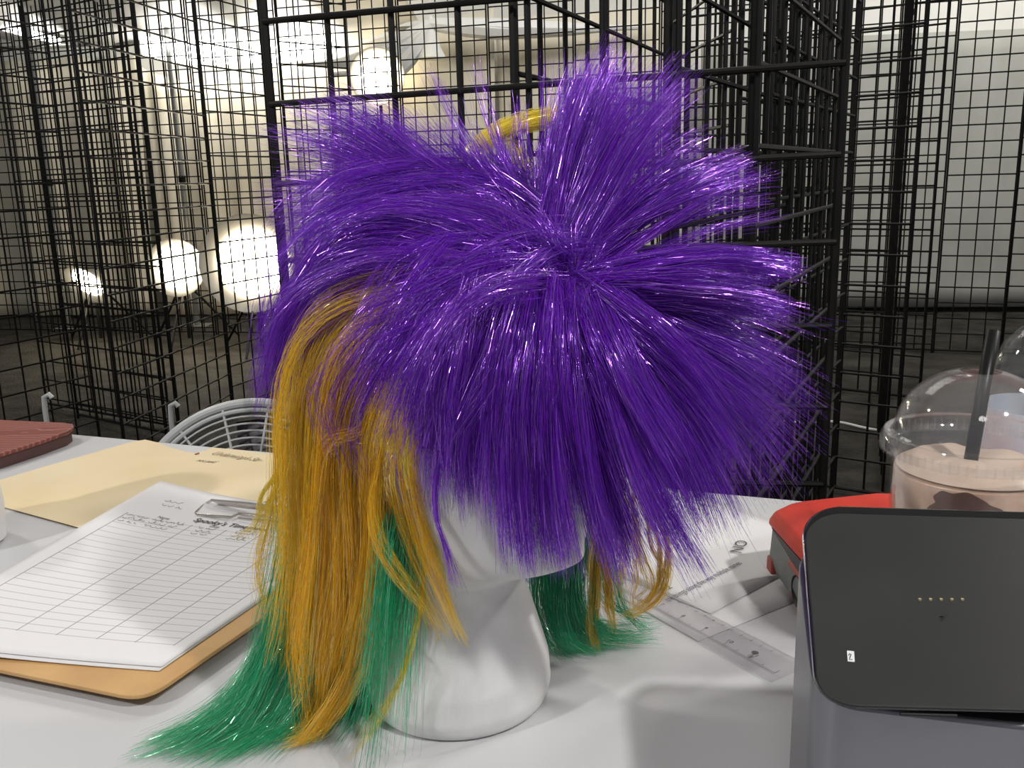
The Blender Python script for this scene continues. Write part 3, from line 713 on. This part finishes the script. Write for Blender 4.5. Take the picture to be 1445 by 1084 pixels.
# manila folder: two leaves
e = empty('manila_folder', onz(200, 690), 'manila file folder with faint handwriting, lying under the clipboard', 'folder')
def leaf(pxs, h, name):
    q = MB(); pts = [onz(x, y, h) for x, y in pxs]; q.prism(pts, (0,0,.0006)); return q.build(name, M['folder'], e, smooth=False)
leaf([(-150,742),(-40,690),(0,678),(60,660),(130,640),(186,624),(205,621),(222,625),(240,632),(262,638),(278,640),(290,636),(300,632),(340,636),(400,644),(480,655),(478,664),(425,684),(368,709),(310,742),(250,776),(115,744),(5,714)], .0004, 'back_leaf')
leaf([(-150,744),(-40,692),(0,680),(60,662),(130,642),(186,627),(205,624),(240,635),(278,643),(300,645),(400,655),(474,664),(425,686),(368,711),(310,744),(250,778),(115,746),(5,716)], .0016, 'front_leaf')
def write(text, p0, p1, size, m, parent, h, name='handwriting', shear=.25, thick=.0, fit=True, aspect=1.0, lift=.0003, fixed=None):
    """lettering laid flat on a surface at height h over the table, its baseline from p0 to p1 (world points)"""
    cu = bpy.data.curves.new(name, 'FONT'); cu.body = text; cu.size = 1; cu.shear = shear; cu.offset = thick
    t = bpy.data.objects.new('t', cu); COL.objects.link(t); dg = bpy.context.evaluated_depsgraph_get(); dg.update()
    me = bpy.data.meshes.new_from_object(t.evaluated_get(dg)); bpy.data.objects.remove(t)
    xs = [v.co.x for v in me.vertices]; wd = max(xs)-min(xs)
    d = p1-p0; L = d.length; d.normalize(); s = fixed or L/wd; n = Vector((-d.y, d.x, 0)).normalized()
    org = Vector((0,0,0)); pp = parent
    while pp: org += pp.location; pp = pp.parent
    for v in me.vertices:
        v.co = p0 + d*((v.co.x-min(xs))*s) + n*(v.co.y*s*aspect) + Vector((0,0,lift)) - org
    me.materials.clear(); me.materials.append(m)
    o = bpy.data.objects.new(name, me); COL.objects.link(o); o.parent = parent; return o
write("Underwing's Str", onz(298, 641, .0022), onz(364, 652, .0022), 1, M['brownink'], e, 0, shear=.4, aspect=1.5)
write("not paid", onz(276, 651, .0022), onz(303, 654, .0022), 1, M['brownink'], e, 0, shear=.4, aspect=1.5)
q = MB(); a, b = onz(275, 641.5, .0023), onz(281, 639.5, .0023); q.tube([a, b], .0009, 6); q.build('red_mark', M['redink'], e)

# clipboard board
e = empty('clipboard', onz(150, 850), 'tan hardboard clipboard holding the timesheet, corner hanging towards the viewer', 'clipboard')
BH = .012
B0 = onz(204, 987, BH); e1 = (onz(0, 945, BH)-B0).normalized(); e2 = onz(565, 738, BH)-B0; L2 = e2.length; e2.normalize(); L1 = .255
quad = [B0, B0+e2*L2, B0+e2*L2+e1*L1, B0+e1*L1]; pts = []; rc_ = .022
for k in range(4):
    p, pa, pb = quad[k], quad[k-1], quad[(k+1) % 4]; da, db = (pa-p).normalized(), (pb-p).normalized()
    for m_ in range(9):
        t = m_/8; pts.append((p+da*rc_)*(1-t)**2+p*2*t*(1-t)+(p+db*rc_)*t*t)
q = MB(); q.prism([p-Vector((0,0,.0035)) for p in pts], (0,0,.0035))
q.build('board', M['board'], e, smooth=False, bevel=.0008)
for p in (B0+e1*.2+e2*.04, B0+e1*.2+e2*(L2-.04), B0+e1*.05+e2*(L2-.04)):
    p = Vector((p.x, p.y, TZ)); q = MB(); q.tube([Vector((p.x, p.y, TZ+.0005)), Vector((p.x, p.y, TZ+BH-.003))], .006, 12); q.build('rivet_foot', M['chrome'], e)
q = MB()
H1, H2 = BH+.016, BH+.009
q.tube([onz(299,706,H1), onz(345,710,H1), onz(395,716,H1), onz(470,723,H1)], .0016, 8)
q.tube([onz(299,706,H1), onz(290,711,H2), onz(276,724,H2), onz(279,727,H2), onz(326,730,H2), onz(336,725,H2), onz(352,726,H2), onz(470,738,H2)], .0015, 8)
q.tube([onz(336,731,H2-.001), onz(395,737,H2-.001), onz(465,742,H2-.001)], .0012, 8)
q.build('wire_clip', M['chrome'], e)
q = MB(); q.prism([onz(299,707,H1-.002), onz(470,724,H1-.002), onz(470,732,H1-.008), onz(405,727,H1-.008), onz(395,724,H1-.008), onz(310,713,H1-.008)], (0,0,.001)); q.build('clip_plate', M['chrome'], e)

# timesheet: curled sheet with ruled lines drawn by its material
c00, c10, c11, c01 = onz(-160, 903, BH+.008), onz(228, 942, BH+.0015), onz(540, 727, BH+.0015), onz(228, 688, BH+.014)
def S(u, v, up=0):
    p = c00.lerp(c10, u).lerp(c01.lerp(c11, u), v)
    hl = BH+.0015; k = max(0, 1-u)**2.6
    p.z = TZ + hl + k*(.008+.012*v) + up
    # the sheet pulls in a little where it lifts
    return p
def sheet_mat():
    m = mat('ruled_timesheet_paper', (.80,.79,.79), .75, spec=.2); nt = m.node_tree; Nn = nt.nodes; L = nt.links; b = Nn['Principled BSDF']
    uv = Nn.new('ShaderNodeUVMap'); sp = Nn.new('ShaderNodeSeparateXYZ'); L.new(uv.outputs[0], sp.inputs[0])
    def mth(op, a, b2=None, c=None):
        n = Nn.new('ShaderNodeMath'); n.operation = op
        for i, x in enumerate((a, b2, c)):
            if x is None: continue
            if isinstance(x, (int, float)): n.inputs[i].default_value = x
            else: L.new(x, n.inputs[i])
        return n.outputs[0]
    U, V = sp.outputs[0], sp.outputs[1]
    inx = mth('MULTIPLY', mth('GREATER_THAN', U, .07), mth('LESS_THAN', U, .942)); iny = mth('MULTIPLY', mth('GREATER_THAN', V, .095), mth('LESS_THAN', V, .762))
    row = mth('LESS_THAN', mth('FRACT', mth('MULTIPLY', mth('SUBTRACT', V, .097), 32.0)), .09)
    rows = mth('MULTIPLY', row, inx)
    cols = None
    for c in (.072, .36, .51, .66, .80, .94):
        x = mth('LESS_THAN', mth('ABSOLUTE', mth('SUBTRACT', U, c)), .0022); cols = x if cols is None else mth('MAXIMUM', cols, x)
    fac = mth('MULTIPLY', mth('MAXIMUM', mth('MULTIPLY', rows, .62), cols), iny)
    mx = Nn.new('ShaderNodeMixRGB'); mx.inputs[1].default_value = (.70,.685,.69,1); mx.inputs[2].default_value = (.30,.29,.31,1)
    L.new(fac, mx.inputs[0]); L.new(mx.outputs[0], b.inputs['Base Color']); return m
def sheet(name, m, up, parent=None, du=0, dv=0):
    nu, nv = 40, 30; vs = [S(i/nu+du, j/nv+dv, up) for j in range(nv+1) for i in range(nu+1)]
    fs = [(j*(nu+1)+i, j*(nu+1)+i+1, (j+1)*(nu+1)+i+1, (j+1)*(nu+1)+i) for j in range(nv) for i in range(nu)]
    org = S(.5, .5, 0); me = bpy.data.meshes.new(name); me.from_pydata([v-org for v in vs], [], fs)
    uvl = me.uv_layers.new(name='UVMap')
    for p in me.polygons:
        p.use_smooth = True
        for li in p.loop_indices:
            vi = me.loops[li].vertex_index; uvl.data[li].uv = ((vi % (nu+1))/nu, (vi//(nu+1))/nv)
    me.materials.append(m); o = bpy.data.objects.new(name, me); COL.objects.link(o); o.location = org
    o.modifiers.new('t', 'SOLIDIFY').thickness = .00015
    return o
s1 = sheet('paper_sheet', M['paper'], -.0006, du=.004, dv=-.012); tag(s1, 'blank white sheet clipped underneath the ruled timesheet', 'paper')
ts = sheet('timesheet', sheet_mat(), .0006); tag(ts, 'ruled white timesheet with scribbled entries, clipped on the clipboard', 'paper')
def on_sheet(text, u0, v0, u1, m, shear=.2, aspect=1.0, name='printed_title', off=0.0, vs_=1.0):
    cu = bpy.data.curves.new(name, 'FONT'); cu.body = text; cu.size = 1; cu.shear = shear; cu.offset = off
    t = bpy.data.objects.new('t', cu); COL.objects.link(t); dg = bpy.context.evaluated_depsgraph_get(); dg.update()
    me = bpy.data.meshes.new_from_object(t.evaluated_get(dg)); bpy.data.objects.remove(t)
    xs = [v.co.x for v in me.vertices]; wd = max(xs)-min(xs); s = (u1-u0)/wd
    for v in me.vertices:
        v.co = S(u0+(v.co.x-min(xs))*s, v0+v.co.y*s*aspect, .0012)-ts.location
    me.materials.clear(); me.materials.append(m); o = bpy.data.objects.new(name, me); COL.objects.link(o); o.parent = ts; return o
on_sheet("Spooky's Timesheet", .34, .785, .66, M['ink'], aspect=.95, off=.012)
for tx, u0, u1, v0 in (("Name", .20, .25, .765), ("Date", .43, .47, .765), ("Clock In", .56, .63, .765), ("Out", .72, .75, .765)):
    on_sheet(tx, u0, v0, u1, M['ink'], shear=0, name='column_heading')
def scribble(u0, v0, L, hgt, seed, big=False):
    rr_ = random.Random(seed); q = MB(); pts = []; n = int(L*230)
    ph = rr_.random()*6
    for i in range(n+1):
        t = i/n; a = i*1.15+ph
        u = u0+L*t+.0042*math.cos(a); v = v0+hgt*(.5+.42*math.sin(a)*(1 if rr_.random() > .3 else .45)) + (hgt*.8 if rr_.random() < .10 else 0)
        if rr_.random() < .07 and len(pts) > 3:
            q.tube(pts, .00017, 5); pts = []; continue
        pts.append(S(u, v, .0013))
    if len(pts) > 2: q.tube(pts, .00017, 5)
    return q
for k, v in enumerate((.742, .720, .698)):
    scribble(.085, v, .09, .014, 10+k).build('pen_scribble', M['pen'], ts); scribble(.195, v, .14-.02*k, .014, 20+k).build('pen_scribble', M['pen'], ts)
    scribble(.40, v, .07, .014, 30+k).build('pen_scribble', M['pen'], ts); scribble(.56, v, .08, .014, 40+k).build('pen_scribble', M['pen'], ts)
scribble(.13, .875, .09, .016, 50).build('pen_scribble', M['pen'], ts); scribble(.14, .845, .09, .016, 51).build('pen_scribble', M['pen'], ts)

# printed sheets at the right
def letter(pa, pb, h, w, l, name, label):
    a = onz(*pa, h); b = onz(*pb, h); d = (b-a).normalized(); n = Vector((-d.y, d.x, 0))
    nu = 12; vs = []; fs = []
    for j in range(nu+1):
        for i in range(nu+1):
            u, v = i/nu, j/nu; vs.append(a+d*(u*w)+n*(v*l)+Vector((0,0,.012*max(0, u-.72)**2*4*max(0, v-.55))))
    for j in range(nu):
        for i in range(nu): k = j*(nu+1)+i; fs.append((k, k+1, k+nu+2, k+nu+1))
    q = MB(); q.add(vs, fs); o = q.build(name, M['paper'], angle=80); o.modifiers.new('t', 'SOLIDIFY').thickness = .0002
    setorigin(o, a); tag(o, label, 'paper'); return o, d, n, a
letter((985,905), (1140,842), .0006, .216, .28, 'paper_sheet', 'blank white sheet under the printed one, beside the clear ruler')
o, d, n, a = letter((1003,866), (1090,819), .0016, .216, .28, 'printed_sheet', 'printed white sheet with one line of text, right of the hair')
write("the things along the way multiple names", onz(944,850,.002), onz(1048,796,.002), 1, M['pen'], o, 0, name='printed_line', shear=0, aspect=1.5, lift=.0006)
write("NO", onz(1046,782,.002), onz(1056,766,.002), 1, M['pen'], o, 0, name='printed_mark', shear=0, aspect=.8, lift=.0012)
write("002", onz(932,838,.002), onz(950,830,.002), 1, M['pen'], o, 0, name='printed_mark', shear=0, aspect=.9, lift=.0006)

# ruler
ra, rb, rc = onz(1088, 962, .003), onz(918, 866, .003), onz(1124, 932, .003)
rd = (rb-ra).normalized(); rn = Vector((-rd.y, rd.x, 0)); 
if (rc-ra).dot(rn) < 0: rn = -rn
RL, RW = .315, abs((rc-ra).dot(rn)); e = empty('clear_ruler', ra, 'clear plastic ruler lying between the wig hair and the grey device', 'ruler')
q = MB(); b0 = ra; base = [b0, b0+rd*RL, b0+rd*RL+rn*RW, b0+rn*RW]
sec = [(0, 0), (0, .0012), (.0045, .0026), (RW*.8, .0026), (RW, .0012), (RW, 0)]
z0 = TZ+.0022
vs = [Vector((*(b0+rn*x+rd*s).xy, z0+z)) for s in (0, RL) for x, z in sec]
n6 = len(sec); q.add(vs, [tuple(range(n6)), tuple(range(n6, 2*n6))[::-1]]+[(i, (i+1) % n6, n6+(i+1) % n6, n6+i) for i in range(n6)])
q.build('ruler_body', M['rulerm'], e, smooth=False)
q = MB()
for k in range(1, 193):
    s = RL-.006-k*.0254/16*1.0
    if s < .003: break
    l = .008 if k % 16 == 0 else .006 if k % 8 == 0 else .0035
    p = b0+rd*s; a_ = p+rn*.006; b_ = a_+rn*l
    zt = z0+.0027
    q.add([Vector((*(a_-rd*.0002).xy, zt)), Vector((*(a_+rd*.0002).xy, zt)), Vector((*(b_+rd*.0002).xy, zt)), Vector((*(b_-rd*.0002).xy, zt))], [(0,1,2,3)])
for k in range(1, 300):
    s = .006+k*.001*1.0
    if s > RL-.003: break
    l = .005 if k % 10 == 0 else .0025
    p = b0+rd*s+rn*(RW-.001); a_ = p; b_ = a_-rn*l
    q.add([Vector((*(a_-rd*.00008).xy, z0+.0027)), Vector((*(a_+rd*.00008).xy, z0+.0027)), Vector((*(b_+rd*.00008).xy, z0+.0028)), Vector((*(b_-rd*.00008).xy, z0+.0028))], [(0,1,2,3)])
q.build('tick_marks', M['black'], e, smooth=False)
for k in range(1, 13):
    c = b0+rd*(RL-.006-k*.0254)
    if (c-b0).dot(rd) < .01: break
    p = c+rn*.014; write(str(k), Vector((*(p+rd*.0015).xy, z0+.0024)), Vector((*(p-rd*.0015).xy, z0+.0024)), 1, M['black'], e, 0, name='ruler_number', shear=0, lift=.0006, fixed=.006)
for k in range(1, 30):
    c = b0+rd*(.006+k*.01); p = c+rn*(RW-.0085)
    write(str(k), Vector((*(p+rd*.001).xy, z0+.0024)), Vector((*(p-rd*.001).xy, z0+.0024)), 1, M['black'], e, 0, name='ruler_number', shear=0, lift=.0005, fixed=.003)
p = b0+rd*.032+rn*RW*.5
q = MB(); q.lathe([(.0001, 0), (.0028, 0), (.0028, .0001), (.0001, .0001)], 12, Vector((*p.xy, z0+.0027))); q.build('printed_emblem', M['pen'], e)

# ------------------------------------------------------------------ red and grey battery box
def battery():
    e = empty('tool_battery', (.31, .72, TZ), 'red and dark grey tool battery lying behind the black-topped device', 'battery')
    F = [(.228,.668),(.398,.650),(.398,.775),(.330,.785),(.242,.766),(.224,.750)]
    cx, cy = .31, .725
    def ringz(k, z, dl=0): return [Vector((cx+(x-cx)*k+(dl if x < .3 else 0), cy+(y-cy)*k, TZ+z)) for x, y in F]
    def loft(rows, name, m, bev=.003):
        n = len(F); vs = [p for r_ in rows for p in r_]; q = MB()
        q.add(vs, [tuple(range(n))[::-1], tuple((len(rows)-1)*n+i for i in range(n))]+[(j*n+i, j*n+(i+1) % n, (j+1)*n+(i+1) % n, (j+1)*n+i) for j in range(len(rows)-1) for i in range(n)])
        return q.build(name, m, e, bevel=bev, seg=3, angle=25)
    loft([ringz(.94, .0008, .012), ringz(.985, .012, .002), ringz(1.0, .024), ringz(.99, .054, .001)], 'grey_body', M['batt'])
    loft([ringz(1.005, .0545, -.001), ringz(1.005, .060, -.001), ringz(.96, .068), ringz(.80, .073)], 'red_shell', M['red'])
    def lf(y, z, o=0):      # a point on the left face
        x = .228-(y-.668)*.045; return Vector((x-o, y, TZ+z))
    for (y0, y1, z0, z1) in ((.672, .700, .038, .046), (.738, .752, .012, .026), (.676, .706, .004, .013)):
        q = MB(); sh = .004 if z0 < .01 else 0
        q.prism([lf(y0, z0, -.004-sh*2), lf(y1, z0, -.004-sh*2), lf(y1, z1, -.004-sh), lf(y0, z1, -.004-sh)], (-.0055, 0, 0)); q.build('red_bumper', M['redd'], e, bevel=.0018)
    q = MB(); q.prism([lf(.666, .0555, .0), lf(.742, .0555, .0), lf(.725, .052, .0), lf(.69, .046, .0), lf(.668, .044, .0)], (-.0016, 0, 0)); q.build('dark_notch', M['battd'], e)
    q = MB(); Mx = Matrix.Translation(lf(.678, .026, -.003)) @ Matrix.Rotation(-math.pi/2, 4, 'Y')
    q.lathe([(.0001, .001), (.011, .001), (.013, .0045), (.013, -.002), (.0001, -.002)], 24); q.v = [Mx @ v for v in q.v]; q.build('round_recess', M['battd'], e)
battery()

# ------------------------------------------------------------------ black-topped grey device
def device():
    # plane of the black plate: rises away from the viewer
    zn, yn, zf, yf = .130, .365, .176, .505
    sl = (zf-zn)/(yf-yn)
    def onp(px, py, lift=0):
        d = ray(px, py); # (CAM.z + t dz) = TZ + zn + sl*(t dy - yn) + lift
        t = (TZ+zn+lift-sl*yn-CAM.z)/(d.z-sl*d.y); return CAM+d*t
    nrm = Vector((0, -sl, 1)).normalized()
    e = empty('card_terminal', onz(1330, 1150), 'grey metal device with a black rounded plate on top, at the right front', 'device')
    # outline of the plate
    TL, TR, BR, BL = (1128, 722), (1523, 734), (1550, 1012), (1150, 1001)
    def bil(u, v): 
        x = (TL[0]*(1-u)+TR[0]*u)*(1-v)+(BL[0]*(1-u)+BR[0]*u)*v; y = (TL[1]*(1-u)+TR[1]*u)*(1-v)+(BL[1]*(1-u)+BR[1]*u)*v; return x, y
    def outline(k, ins=0):
        pts = []; r = .155
        for (cu, cv, a0) in ((1-r, r, -90), (1-r, 1-r, 0), (r, 1-r, 90), (r, r, 180)):
            for i in range(13):
                a = math.radians(a0+90*i/12)
                rr_ = 1.0
                u = cu+(r-ins)*math.cos(a)*1.0; v = cv+(r*1.25-ins)*math.sin(a) if 0 else cv+(r-ins)*math.sin(a)
                pts.append(onp(*bil(u, v), k))
        return pts
    q = MB(); o1 = outline(-.007); q.prism(o1, nrm*.0055); q.build('plate_rim', M['slabedge'], e, bevel=.0015, seg=3)
    q = MB(); o2 = outline(-.0012, .012); q.prism(o2, nrm*.0014); q.build('black_plate', M['slab'], e, bevel=.0006, seg=2)
    # body
    fl = ony(1119, 860, .475); nl = ony(1146, 1060, .372)
    a_, b_ = onp(1505, 752), onp(1530, 1003); fr = Vector((a_.x, a_.y, 0)); nr = Vector((b_.x, b_.y, 0))
    cs = [Vector((fl.x, fl.y, 0)), Vector((nl.x, nl.y, 0)), Vector((nr.x, nr.y, 0)), Vector((fr.x, fr.y-.008, 0))]
    out = []; r = .022
    for i in range(4):
        p, pa, pb = cs[i], cs[i-1], cs[(i+1) % 4]; da, db = (pa-p).normalized(), (pb-p).normalized()
        for k in range(13):
            t = k/12; out.append((p+da*r)*(1-t)**2 + p*2*t*(1-t) + (p+db*r)*t*t)
    n = len(out); vs = [Vector((p.x, p.y, TZ+.0008)) for p in out]
    vs += [Vector((p.x, p.y, TZ+zn+sl*(p.y-yn)-.011)) for p in out]
    q = MB(); q.add(vs, [tuple(range(n)), tuple(range(n, 2*n))]+[(i, (i+1) % n, n+(i+1) % n, n+i) for i in range(n)])
    q.build('metal_body', M['metal'], e, bevel=.002, seg=3, angle=50)
    for x in (1298, 1313, 1328, 1343, 1358):
        p = onp(x, 847, .0); q = MB(); q.lathe([(.0001, .0008), (.0008, .0008), (.001, .0003), (.001, -.0006)], 12, p); q.build('gold_contact', M['gold'], e)
    bolt = [(1333,861.5),(1326,870.5),(1330.5,870.5),(1328,877.5),(1336,867.5),(1331.5,867.5)]
    q = MB(); q.prism([onp(x, y, .0005) for x, y in bolt], nrm*.0003); q.build('lightning_symbol', M['black'], e, smooth=False)
    q = MB(); q.prism([onp(x, y, .0002) for x, y in ((1195,919),(1205,920),(1206,935),(1196,934))], nrm*.0004); st = q.build('white_sticker', M['whiteplastic'], e, smooth=False); st['label'] = 'tiny white sticker'
    q = MB(); q.tube([onp(x, y, .0007) for x, y in ((1197.5,925),(1199,922.6),(1201,923.6),(1199.5,927.5),(1198.6,931),(1202.8,931))], .00022, 5); q.build('sticker_numeral', M['ink'], st)
    q = MB(); pts = [bil(u, 1.012) for u in (.30, .40, .50)]
    q.tube([onp(x, y, -.005) for x, y in pts], .0009, 6); q.build('front_slot', M['black'], e)
device()

# ------------------------------------------------------------------ iced drink
def cup():
    Y = .60; rimc = ony(1375, 622, Y); c = Vector((rimc.x, rimc.y, TZ)); rz = rimc.z-TZ; R = .0585
    e = empty('iced_drink_cup', c, 'iced blended drink in a clear cup with a dome lid', 'cup')
    body = [(.038, .0006), (.040, .003), (.045, .05), (R*.86, rz-.055), (R*.885, rz-.05), (R*.90, rz-.012), (R*.955, rz-.006), (R*.955, rz-.003), (R*.91, rz-.006), (R*.885, rz-.012), (R*.865, rz-.05), (R*.845, rz-.056), (.0435, .05), (.0385, .005), (.0001, .004)]
    q = MB(); q.lathe([(.0001, .0006)]+body, 64, c); q.build('clear_cup', M['clear'], e)
    dr = [(.0001, .005), (.0375, .006), (.0425, .05), (R*.835, rz-.056), (R*.855, rz-.049), (R*.86, rz-.022), (R*.6, rz-.016), (.0001, rz-.018)]
    q = MB(); q.lathe(dr, 64, c)
    q.build('blended_drink', M['drink'], e)
    # chocolate patch against the front wall, and melting cream
    q = MB(); vs = []; fs = []
    A0 = math.radians(239); nn, mm = 26, 16
    def rad(z): return R*.862
    for j in range(mm+1):
        for i in range(nn+1):
            u, v = i/nn*2-1, j/mm*2-1; s = 1+.10*noise.noise(Vector((u*2.2, v*2.2, .3)))
            a = A0 + u*.42*math.sqrt(max(.05, 1-.45*v*v))*s + .05*math.sin(v*5); z = rz-.036+v*.014*math.sqrt(max(.05, 1-.55*u*u))*s+.001*math.sin(u*6)
            rr_ = rad(z)+.0003; vs.append(c+Vector((rr_*math.cos(a), rr_*math.sin(a), z)))
    fs = [(j*(nn+1)+i, j*(nn+1)+i+1, (j+1)*(nn+1)+i+1, (j+1)*(nn+1)+i) for j in range(mm) for i in range(nn)]
    q.add(vs, fs); q.build('chocolate_swirl', M['choc'], e, angle=80)
    q = MB(); vs = []; fs = []; nn, mm = 48, 10
    for j in range(mm+1):
        for i in range(nn):
            a = 2*math.pi*i/nn; f = j/mm; rr_ = R*.84*(1-f)+.0002
            z = rz-.019+.005*min(1, f*4)*(1+1.0*noise.noise(Vector((math.cos(a)*2.2*(1-f), math.sin(a)*2.2*(1-f), 2))))
            vs.append(c+Vector((rr_*math.cos(a), rr_*math.sin(a), z)))
    fs = [(j*nn+i, j*nn+(i+1) % nn, (j+1)*nn+(i+1) % nn, (j+1)*nn+i) for j in range(mm) for i in range(nn)]
    q.add(vs, fs); q.build('whipped_cream', M['cream'], e, angle=80)
    # dome lid
    Rd = R*.86; prof = [(R*.985, rz-.008), (R*1.02, rz-.007), (R*1.035, rz+.001), (R*1.0, rz+.005), (R*.93, rz+.0045), (R*.9, rz+.006)]
    H = .046
    for k in range(1, 15):
        t = math.radians(k*5.4); prof.append((Rd*math.cos(t)*1.04, rz+.005+H*math.sin(t)))
    rh = prof[-1][0]
    inner = [(r-.0006 if r > .02 else r, z-.0006) for r, z in prof[::-1]]
    q = MB(); q.lathe(prof+inner, 72, c, close=True); q.build('dome_lid', M['clear'], e)
    q = MB()
    for k in range(72):
        a = 2*math.pi*k/72; p = c+Vector((R*1.03*math.cos(a), R*1.03*math.sin(a), rz-.008)); q.tube([p, p+Vector((0,0,.008))], .0009, 5)
    q.build('lid_ribs', M['clear'], e)
    top = ony(1402, 466, Y+.012); low = ony(1369, 655, Y-.003); d = (low-top); s = MB(); s.tube([top, low+d*.35], .0046, 16, cap=False); o = s.build('drinking_straw', M['straw'])
    o.modifiers.new('t', 'SOLIDIFY').thickness = .0004
    setorigin(o, low); tag(o, 'black straw standing in the iced drink', 'straw')
cup()
def bottle():
    Y = .74; nk = ony(1478, 470, Y); c = Vector((nk.x, nk.y, TZ)); s = .044
    zt = ony(1478, 436, Y).z-TZ
    e = empty('water_bottle', c, 'clear plastic bottle with a white cap, at the right edge behind the iced drink', 'bottle')
    prof = [(.0001, .0006), (.036, .0006), (s, .006), (s, .03), (s*.96, .036), (s, .042), (s, zt-.078), (s*.99, zt-.07), (s*.90, zt-.05), (s*.72, zt-.03), (s*.48, zt-.018), (.0145, zt-.013), (.0135, zt-.002)]
    q = MB(); q.lathe(prof+[(r-.0007 if r > .01 else r, z+.0006) for r, z in prof[::-1][:-1]], 56, c, close=False); q.build('bottle_body', M['clear2'], e)
    q = MB(); q.lathe([(s+.0004, .075), (s+.0008, .076), (s+.0008, zt-.083), (s+.0004, zt-.082)], 56, c, close=True); q.build('bottle_label', M['label'], e)
    q = MB(); q.lathe([(.0158, zt-.010), (.0165, zt-.009), (.0165, zt+.010), (.015, zt+.012), (.0001, zt+.012)], 36, c); q.build('cap', M['whiteplastic'], e)
bottle()

# ------------------------------------------------------------------ left edge: tumbler and red-brown case
def tumbler():
    b = onz(-62, 770, 0); Y = b.y; c = Vector((b.x, b.y, TZ)); zt = ony(-62, 520, Y).z-TZ
    px = lambda r_: r_*Y/1240
    e = empty('tumbler_mug', c, 'white tumbler cut off by the left edge of the photo, only its right rim showing', 'mug')
    q = MB(); z = lambda y: ony(-62, y, Y).z-TZ
    prof = [(.0001, .0006), (px(60), .0006), (px(66), .004), (px(69), z(720)), (px(67), z(690)), (px(60), z(655)), (px(58), z(640)), (px(62), z(625)), (px(72), z(590)), (px(74), z(550)), (px(72), z(528)), (px(68), z(528)), (px(66), z(560)), (.0001, z(600))]
    q.lathe(prof, 48, c); q.build('mug_body', M['whiteplastic'], e)
    q = MB(); hp = []
    for k in range(13):
        a = -1.25+2.5*k/12; hp.append(c+Vector((-.03-px(66)-.028*math.cos(a)+.028, -.0, z(640)+.045*math.sin(a))))
    q.tube(hp, .007, 12); q.build('handle', M['whiteplastic'], e)
    q = MB(); q.lathe([(px(67), z(534)), (px(71), z(530)), (px(71), z(522)), (px(55), z(515)), (.0001, z(513))], 48, c); q.build('mug_lid', M['whiteplastic'], e)
tumbler()
def case():
    H = .022
    m = M['redbook']; nt = m.node_tree; Nn = nt.nodes; L = nt.links; b = Nn['Principled BSDF']
    tc = Nn.new('ShaderNodeTexCoord'); wv = Nn.new('ShaderNodeTexWave'); wv.wave_type = 'RINGS'; wv.inputs['Scale'].default_value = 40; wv.inputs['Distortion'].default_value = 5; wv.inputs['Detail'].default_value = 1.5; wv.inputs['Detail Scale'].default_value = .8
    L.new(tc.outputs['Object'], wv.inputs['Vector']); cr = Nn.new('ShaderNodeValToRGB'); cr.color_ramp.elements[0].color = (.20,.055,.04,1); cr.color_ramp.elements[1].color = (.32,.13,.10,1); cr.color_ramp.elements[0].position = .62; cr.color_ramp.elements[1].position = .95
    L.new(wv.outputs['Fac'], cr.inputs[0]); L.new(cr.outputs[0], b.inputs['Base Color'])
    px = [(-160,660),(-60,655),(0,640),(60,621),(96,608),(104,602),(103,598),(90,596),(40,594),(0,592),(-120,590),(-200,600)]
    pts = [onz(x, y, H) for x, y in px]; c0 = sum(pts, Vector())/len(pts)
    e = empty('laptop_sleeve', (c0.x, c0.y, TZ), 'red-brown wavy-patterned case lying on the back left corner of the table', 'case')
    q = MB(); q.prism([Vector((p.x, p.y, TZ+H-.006)) for p in pts], (0,0,.006)); q.build('top_cover', m, e, smooth=False, bevel=.002)
    q = MB(); q.prism([Vector((*(c0.lerp(p, .96)).xy, TZ+.0006)) for p in pts], (0,0,H-.007)); q.build('case_body', mat('dark_maroon', (.10,.05,.045), .6), e, smooth=False)
case()

# ------------------------------------------------------------------ lamps of the hall, with an added fill
def area(name, loc, tgt, size, e, col=(1,1,1), sy=None, shape='DISK', spread=None):
    ld = bpy.data.lights.new(name, 'AREA'); ld.shape = shape; ld.size = size; ld.energy = e; ld.color = col
    if sy: ld.size_y = sy
    o = bpy.data.objects.new(name, ld); COL.objects.link(o); o.location = loc
    o.rotation_euler = (Vector(tgt)-Vector(loc)).to_track_quat('-Z', 'Y').to_euler(); return o
area('front_right_lamp', (.98, -.38, 2.44), (.1, .6, .85), .11, 27, (1, .97, .95))
area('right_lamp', (1.65, 1.28, 2.0), (.1, .6, .85), .12, 11, (1, .95, .90))
area('front_left_lamp', (-2.0, -.5, 2.5), (-.2, .6, .85), .12, 31, (1, .98, .96))
area('left_back_lamp', (-1.7, 1.7, 2.5), (-.1, .6, .85), .12, 12, (1, .96, .90))
area('front_fill', (-.2, -1.2, 3.2), (.1, .6, .9), .5, 8, (1, .98, .97))  # soft fill added over the front to brighten the hair
area('hall_ceiling_lamp', (0, 4.6, 4.0), (0, 4.6, 0), 3.0, 90, (1, .97, .92), sy=2, shape='RECTANGLE')
area('right_hall_lamp', (3.6, 4.6, 3.6), (2.9, 7.2, 1.9), .8, 84, (1, .97, .92))
w = bpy.data.worlds.new('hall_air'); SC.world = w; w.use_nodes = True
w.node_tree.nodes['Background'].inputs[0].default_value = (.9,.92,1,1); w.node_tree.nodes['Background'].inputs[1].default_value = .22
SC.view_settings.view_transform = 'Standard'; SC.view_settings.look = 'None'; SC.view_settings.gamma = 1; SC.view_settings.exposure = 0
SC.view_settings.use_curve_mapping = False
SC.cycles.max_bounces = 12; SC.cycles.transparent_max_bounces = 16; SC.cycles.transmission_bounces = 12
